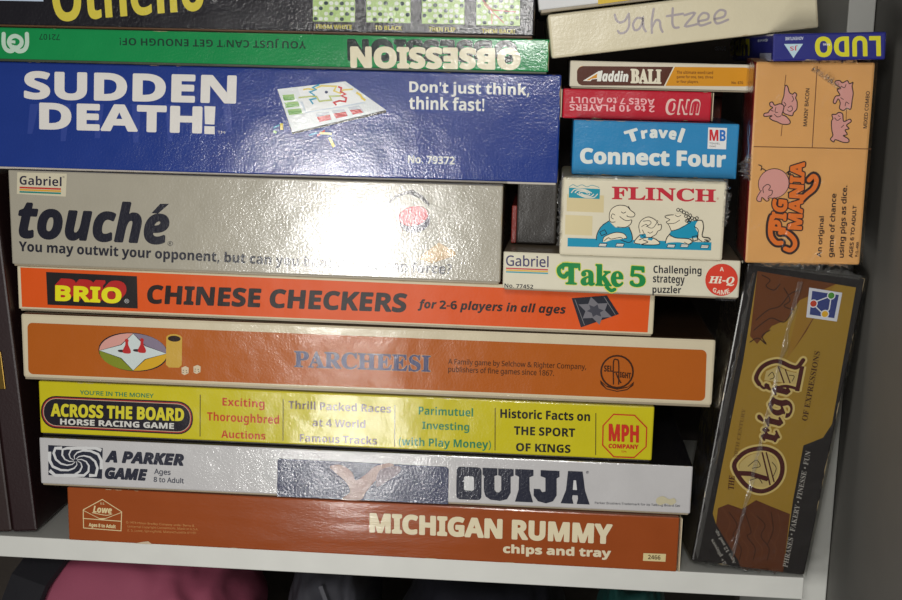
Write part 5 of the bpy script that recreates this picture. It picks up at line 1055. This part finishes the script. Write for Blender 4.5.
wrap(r, Wp, .045, Hp, [((.028, -.001, Hp), (.062, -.001, Hp), (0, -.9, .3), .008), ((.01, -.001, .0), (Wp-.008, -.001, .0), (0, -.5, -.3), .0022), ((-.001, -.001, .054), (-.001, -.001, .07), (-1, -.3, 0), .006), ((.034, -.0022, Hp-.004), (.052, -.0022, Hp-.016), (.3, -.6, .5), .003)], seed=9)
game_box('ludo', 'small dark blue game box with yellow title, lying on the tan box', 'board game', GR, .19, (36, 40, 118), top=(34, 38, 104), style='carton', finish=dict(strength=.12, rough=.42, scale=500))

# ------------------------------------------------------------------ things behind and beside
def simple_box(name, label, cat, lo, hi, mats, bevel=.0012, rot=(0, 0, 0), group=None):
    root = bpy.data.objects.new(name, None); root.empty_display_size = .02; COL.objects.link(root)
    root.location = lo; root.rotation_euler = rot; tag(root, label, cat, group)
    d = [h-l for h, l in zip(hi, lo)]
    bm = bmesh.new(); add_box(bm, (0, 0, 0), (d[0], d[1], d[2]*.86), bevel); bm_obj('carton', bm, mats[0], root)
    bm = bmesh.new(); add_box(bm, (-.0004, -.0004, d[2]*.86+.0001), (d[0]+.0004, d[1], d[2]), bevel*.6); bm_obj('lid', bm, mats[1], root)
    return root
zt = POSE['take5'][2]+POSE['take5'][7]
x5 = POSE['take5'][0]
gb = simple_box('card_game_box', 'dark grey box with red end, in the gap left of the three people box', 'card game', (x5+.0075, .014, zt+.0012), (x5+.0345, .13, zt+.052),
    [card((58, 55, 52), rough=.4), card((44, 41, 40), rough=.4)], group=GM)
bm = bmesh.new(); add_box(bm, (-.0036, .001, 0), (-.0001, .112, .026), .0006); bm_obj('red_end', bm, card((120, 40, 32), rough=.4), gb)
simple_box('card_game_box', 'dark maroon box standing behind the red and bright blue boxes', 'card game', (.1225, .092, zt+.0045), (.1575, .150, zt+.118),
    [card((132, 58, 46), rough=.35), card((120, 60, 46), rough=.4)], group=GM)

# dark maroon case at the far left, leaning a little
case = bpy.data.objects.new('game_case', None); COL.objects.link(case)
case.location = (-.3300, .001, .0046); case.rotation_euler = (0, math.radians(-4.7), 0)
tag(case, 'dark maroon upright game case with brass clasp, at the left edge of the photo', 'game case')
mar = plain('maroon_leatherette', (34, 14, 16), .42, 500, .25)
Hc = .262
bm = bmesh.new(); add_box(bm, (-.0187, 0, 0), (0, .20, Hc), .0016); bm_obj('case_half', bm, mar, case)
bm = bmesh.new(); add_box(bm, (-.054, .0006, 0), (-.0194, .20, Hc), .0016); bm_obj('case_half', bm, plain('maroon_leatherette_dull', (38, 20, 18), .5, 500, .25), case)
bm = bmesh.new(); add_box(bm, (-.0262, -.0016, .108), (-.0095, .0, .136), .0006); add_box(bm, (-.0225, -.0032, .113), (-.0135, -.0015, .131), .0008)
bm_obj('clasp', bm, plain('aged_brass', (150, 120, 60), .35, 300, .1, 1.0), case)['label'] = 'small brass clasp'

# ------------------------------------------------------------------ the shelving
white = plain('painted_board', (206, 206, 200), .45, 160, .05)
XS, XU0, XU1, XW, YU = .2228, .2338, .2520, .2524, .055
TB = CAM_T = .0162
def slab(name, boxes, mat, kind='structure', bevel=.0008):
    bm = bmesh.new()
    for lo, hi in boxes: add_box(bm, lo, hi, bevel)
    o = bm_obj(name, bm, mat); tag(o, kind=kind); return o
# shelf board (its right end is notched around the upright)
bm = bmesh.new()
prof = [(-.54, 0), (XS, 0), (XS, YU-.001), (XU0-.0002, YU-.001), (XU0-.0002, .319), (-.54, .319)]
lo = [bm.verts.new((x, y, -TB)) for x, y in prof]; hi = [bm.verts.new((x, y, 0)) for x, y in prof]
bm.faces.new(hi); bm.faces.new(lo[::-1])
for i in range(6): bm.faces.new((lo[i], lo[(i+1) % 6], hi[(i+1) % 6], hi[i]))
bm.normal_update(); bmesh.ops.bevel(bm, geom=[e for e in bm.edges], offset=.0007, segments=2, affect='EDGES', profile=.5)
shelf = bm_obj('shelf_board', bm, white); tag(shelf, 'white painted shelf board carrying the board game boxes', 'shelf')
slab('trim_1', [((XU0, YU, -.42), (XU1, .32, .62))], white)                 # right upright of the bookcase
slab('trim_2', [((-.56, 0, -.42), (-.5405, .32, .62))], white)              # left upright
slab('wall_back', [((-.56, .3205, -.44), (XW, .335, .64))], plain('cabinet_back', (60, 52, 46), .6, 100, .05))
slab('shading_shelf', [((-.5400, 0, .56), (XU0-.0004, .32, .578))], white)  # unseen upper shelf, added to block overhead ambient light
slab('floor', [((-.5400, 0.0, -.26), (XU0-.0004, .32, -.242))], white)
slab('wall_right', [((XW+.0001, -1.4, -.6), (XW+.05, .32, 1.2))], plain('grey_wall', (94, 92, 87), .6, 140, .12), bevel=0)

# ------------------------------------------------------------------ things on the shelf below
def lump(name, label, cat, centre, size, mat, amp, freq, seed, folds=0, part='body'):
    root = bpy.data.objects.new(name, None); COL.objects.link(root); root.location = (centre[0], centre[1], -.242)
    tag(root, label, cat)
    bm = bmesh.new(); bmesh.ops.create_icosphere(bm, subdivisions=6, radius=1)
    for v in bm.verts:
        p = v.co.copy(); q = Vector([math.copysign(abs(c)**.62, c) for c in p])
        n = noise.noise(p*freq+Vector((seed, 0, 0)))*amp+noise.noise(Vector((p.x*7, p.y*3, p.z*4+seed)))*.035
        fo = folds*math.sin(p.x*11+p.z*7+3*noise.noise(p*2))*max(0, p.x)**1.5
        k = 1+n+fo
        v.co = Vector((q.x*size[0]*k, q.y*size[1]*k, (q.z*k+1)*size[2]))
        v.co.z = max(v.co.z, 0)
    bm_obj(part, bm, mat, root, smooth=True)
    return root
zs = -.242
def top_of(zz): return (zz-zs)/2
pink = lump('fabric_bag', 'dusty pink fabric bag with black strap, on the lower shelf at left', 'bag', (-.292, .103, 0), (.102, .090, top_of(-.032)), plain('pink_fabric', (136, 62, 84), .8, 700, .3), .10, 1.7, 3, .05)
# strap: a band bent over the bag
def band(parent, path, width, thick, mat, name):
    bm = bmesh.new(); rows = []
    for i, p in enumerate(path):
        p = Vector(p); t = (Vector(path[min(i+1, len(path)-1)])-Vector(path[max(i-1, 0)])).normalized()
        s = t.cross(Vector((0, -.4, 1))).normalized()*width/2; n = s.cross(t).normalized()*thick/2
        rows.append([bm.verts.new(p+s+n), bm.verts.new(p-s+n), bm.verts.new(p-s-n), bm.verts.new(p+s-n)])
    for i in range(len(rows)-1):
        for k in range(4): bm.faces.new((rows[i][k], rows[i][(k+1) % 4], rows[i+1][(k+1) % 4], rows[i+1][k]))
    bm.faces.new(rows[0][::-1]); bm.faces.new(rows[-1]); bmesh.ops.recalc_face_normals(bm, faces=bm.faces)
    return bm_obj(name, bm, mat, parent, smooth=False)
blk = plain('black_webbing', (16, 15, 22), .7, 900, .4)
band(pink, [(-.066, -.094, .08), (-.066, -.097, .12), (-.064, -.098, .15), (-.060, -.096, .175), (-.052, -.086, .200), (-.044, -.064, .214), (-.038, -.02, .220)], .032, .005, blk, 'strap')['label'] = 'black webbing strap'
grey = lump('leather_bag', 'dark grey leather bag with a piped seam, on the lower shelf beside the pink bag', 'bag', (-.132, .13, 0), (.036, .09, top_of(-.050)), plain('grey_leather', (62, 62, 68), .4, 300, .2), .08, 1.4, 8)
band(grey, [(.018, -.088, .08), (.020, -.090, .12), (.018, -.086, .15), (.010, -.078, .172), (.0, -.064, .186)], .003, .003, plain('seam_piping', (96, 96, 102), .4), 'piping')
dark = lump('cloth_bundle', 'near black cloth bundle in the middle of the lower shelf', 'cloth', (-.008, .17, 0), (.076, .10, top_of(-.078)), plain('black_cloth', (24, 24, 34), .7, 300, .3), .12, 1.9, 12)
teal = lump('mesh_pouch', 'dark teal mesh pouch in shadow at the right of the lower shelf', 'pouch', (.115, .13, 0), (.030, .05, top_of(-.058)), plain('teal_mesh', (16, 66, 62), .6, 900, .8), .08, 2, 21)

# ------------------------------------------------------------------ camera
cam = bpy.data.cameras.new('camera'); cam.sensor_fit = 'HORIZONTAL'; cam.sensor_width = 36
cam.lens = CAMERA['focal_px']*36/902; cam.clip_start = .01
co = bpy.data.objects.new('camera', cam); COL.objects.link(co)
px, roll, yaw = CAMERA['rotation']
co.matrix_world = Matrix.Translation(CAMERA['location']) @ Matrix.Rotation(yaw, 4, 'Z') @ Matrix.Rotation(math.pi/2+px, 4, 'X') @ Matrix.Rotation(roll, 4, 'Z')
bpy.context.scene.camera = co

# ------------------------------------------------------------------ light: one flash, two added glare lights and an added room fill
def area(name, loc, aim, sx, sy, power, col=(1, 1, 1), spread=180):
    l = bpy.data.lights.new(name, 'AREA'); l.shape = 'RECTANGLE'; l.size = sx; l.size_y = sy; l.energy = power; l.color = col; l.spread = math.radians(spread)
    o = bpy.data.objects.new(name, l); COL.objects.link(o)
    d = Vector(aim)-Vector(loc); o.matrix_world = Matrix.Translation(loc) @ d.to_track_quat('-Z', 'Y').to_matrix().to_4x4()
    return o
area('glare_light', (-.24, -.84, .085), (.03, 0, .18), .03, .22, 2.9, (1, .985, .95))  # the flash itself, stretched tall so its glare runs down the boxes
area('glare_light', (-.22, -.82, -.17), (.03, 0, .18), .03, .13, .8, (1, .985, .95))  # added low light without a real source, for glare on the lower boxes
area('glare_light', (.0, -.86, .47), (.08, 0, .22), .09, .10, 1.9, (1, .985, .95))  # added upper light, for glare on the top boxes and a brighter upright
area('room_fill', (-.3, -1.6, 1.5), (0, 0, .2), .8, .8, 1.2, (1, .93, .82))  # unseen soft fill, added to lift the dim room level
w = bpy.data.worlds.new('room'); bpy.context.scene.world = w; w.use_nodes = True
w.node_tree.nodes['Background'].inputs[0].default_value = (.95, .97, 1, 1); w.node_tree.nodes['Background'].inputs[1].default_value = .035
vs = bpy.context.scene.view_settings; vs.view_transform = 'Standard'; vs.look = 'None'; vs.gamma = 1; vs.exposure = .30
try: vs.use_curve_mapping = False
except Exception: pass
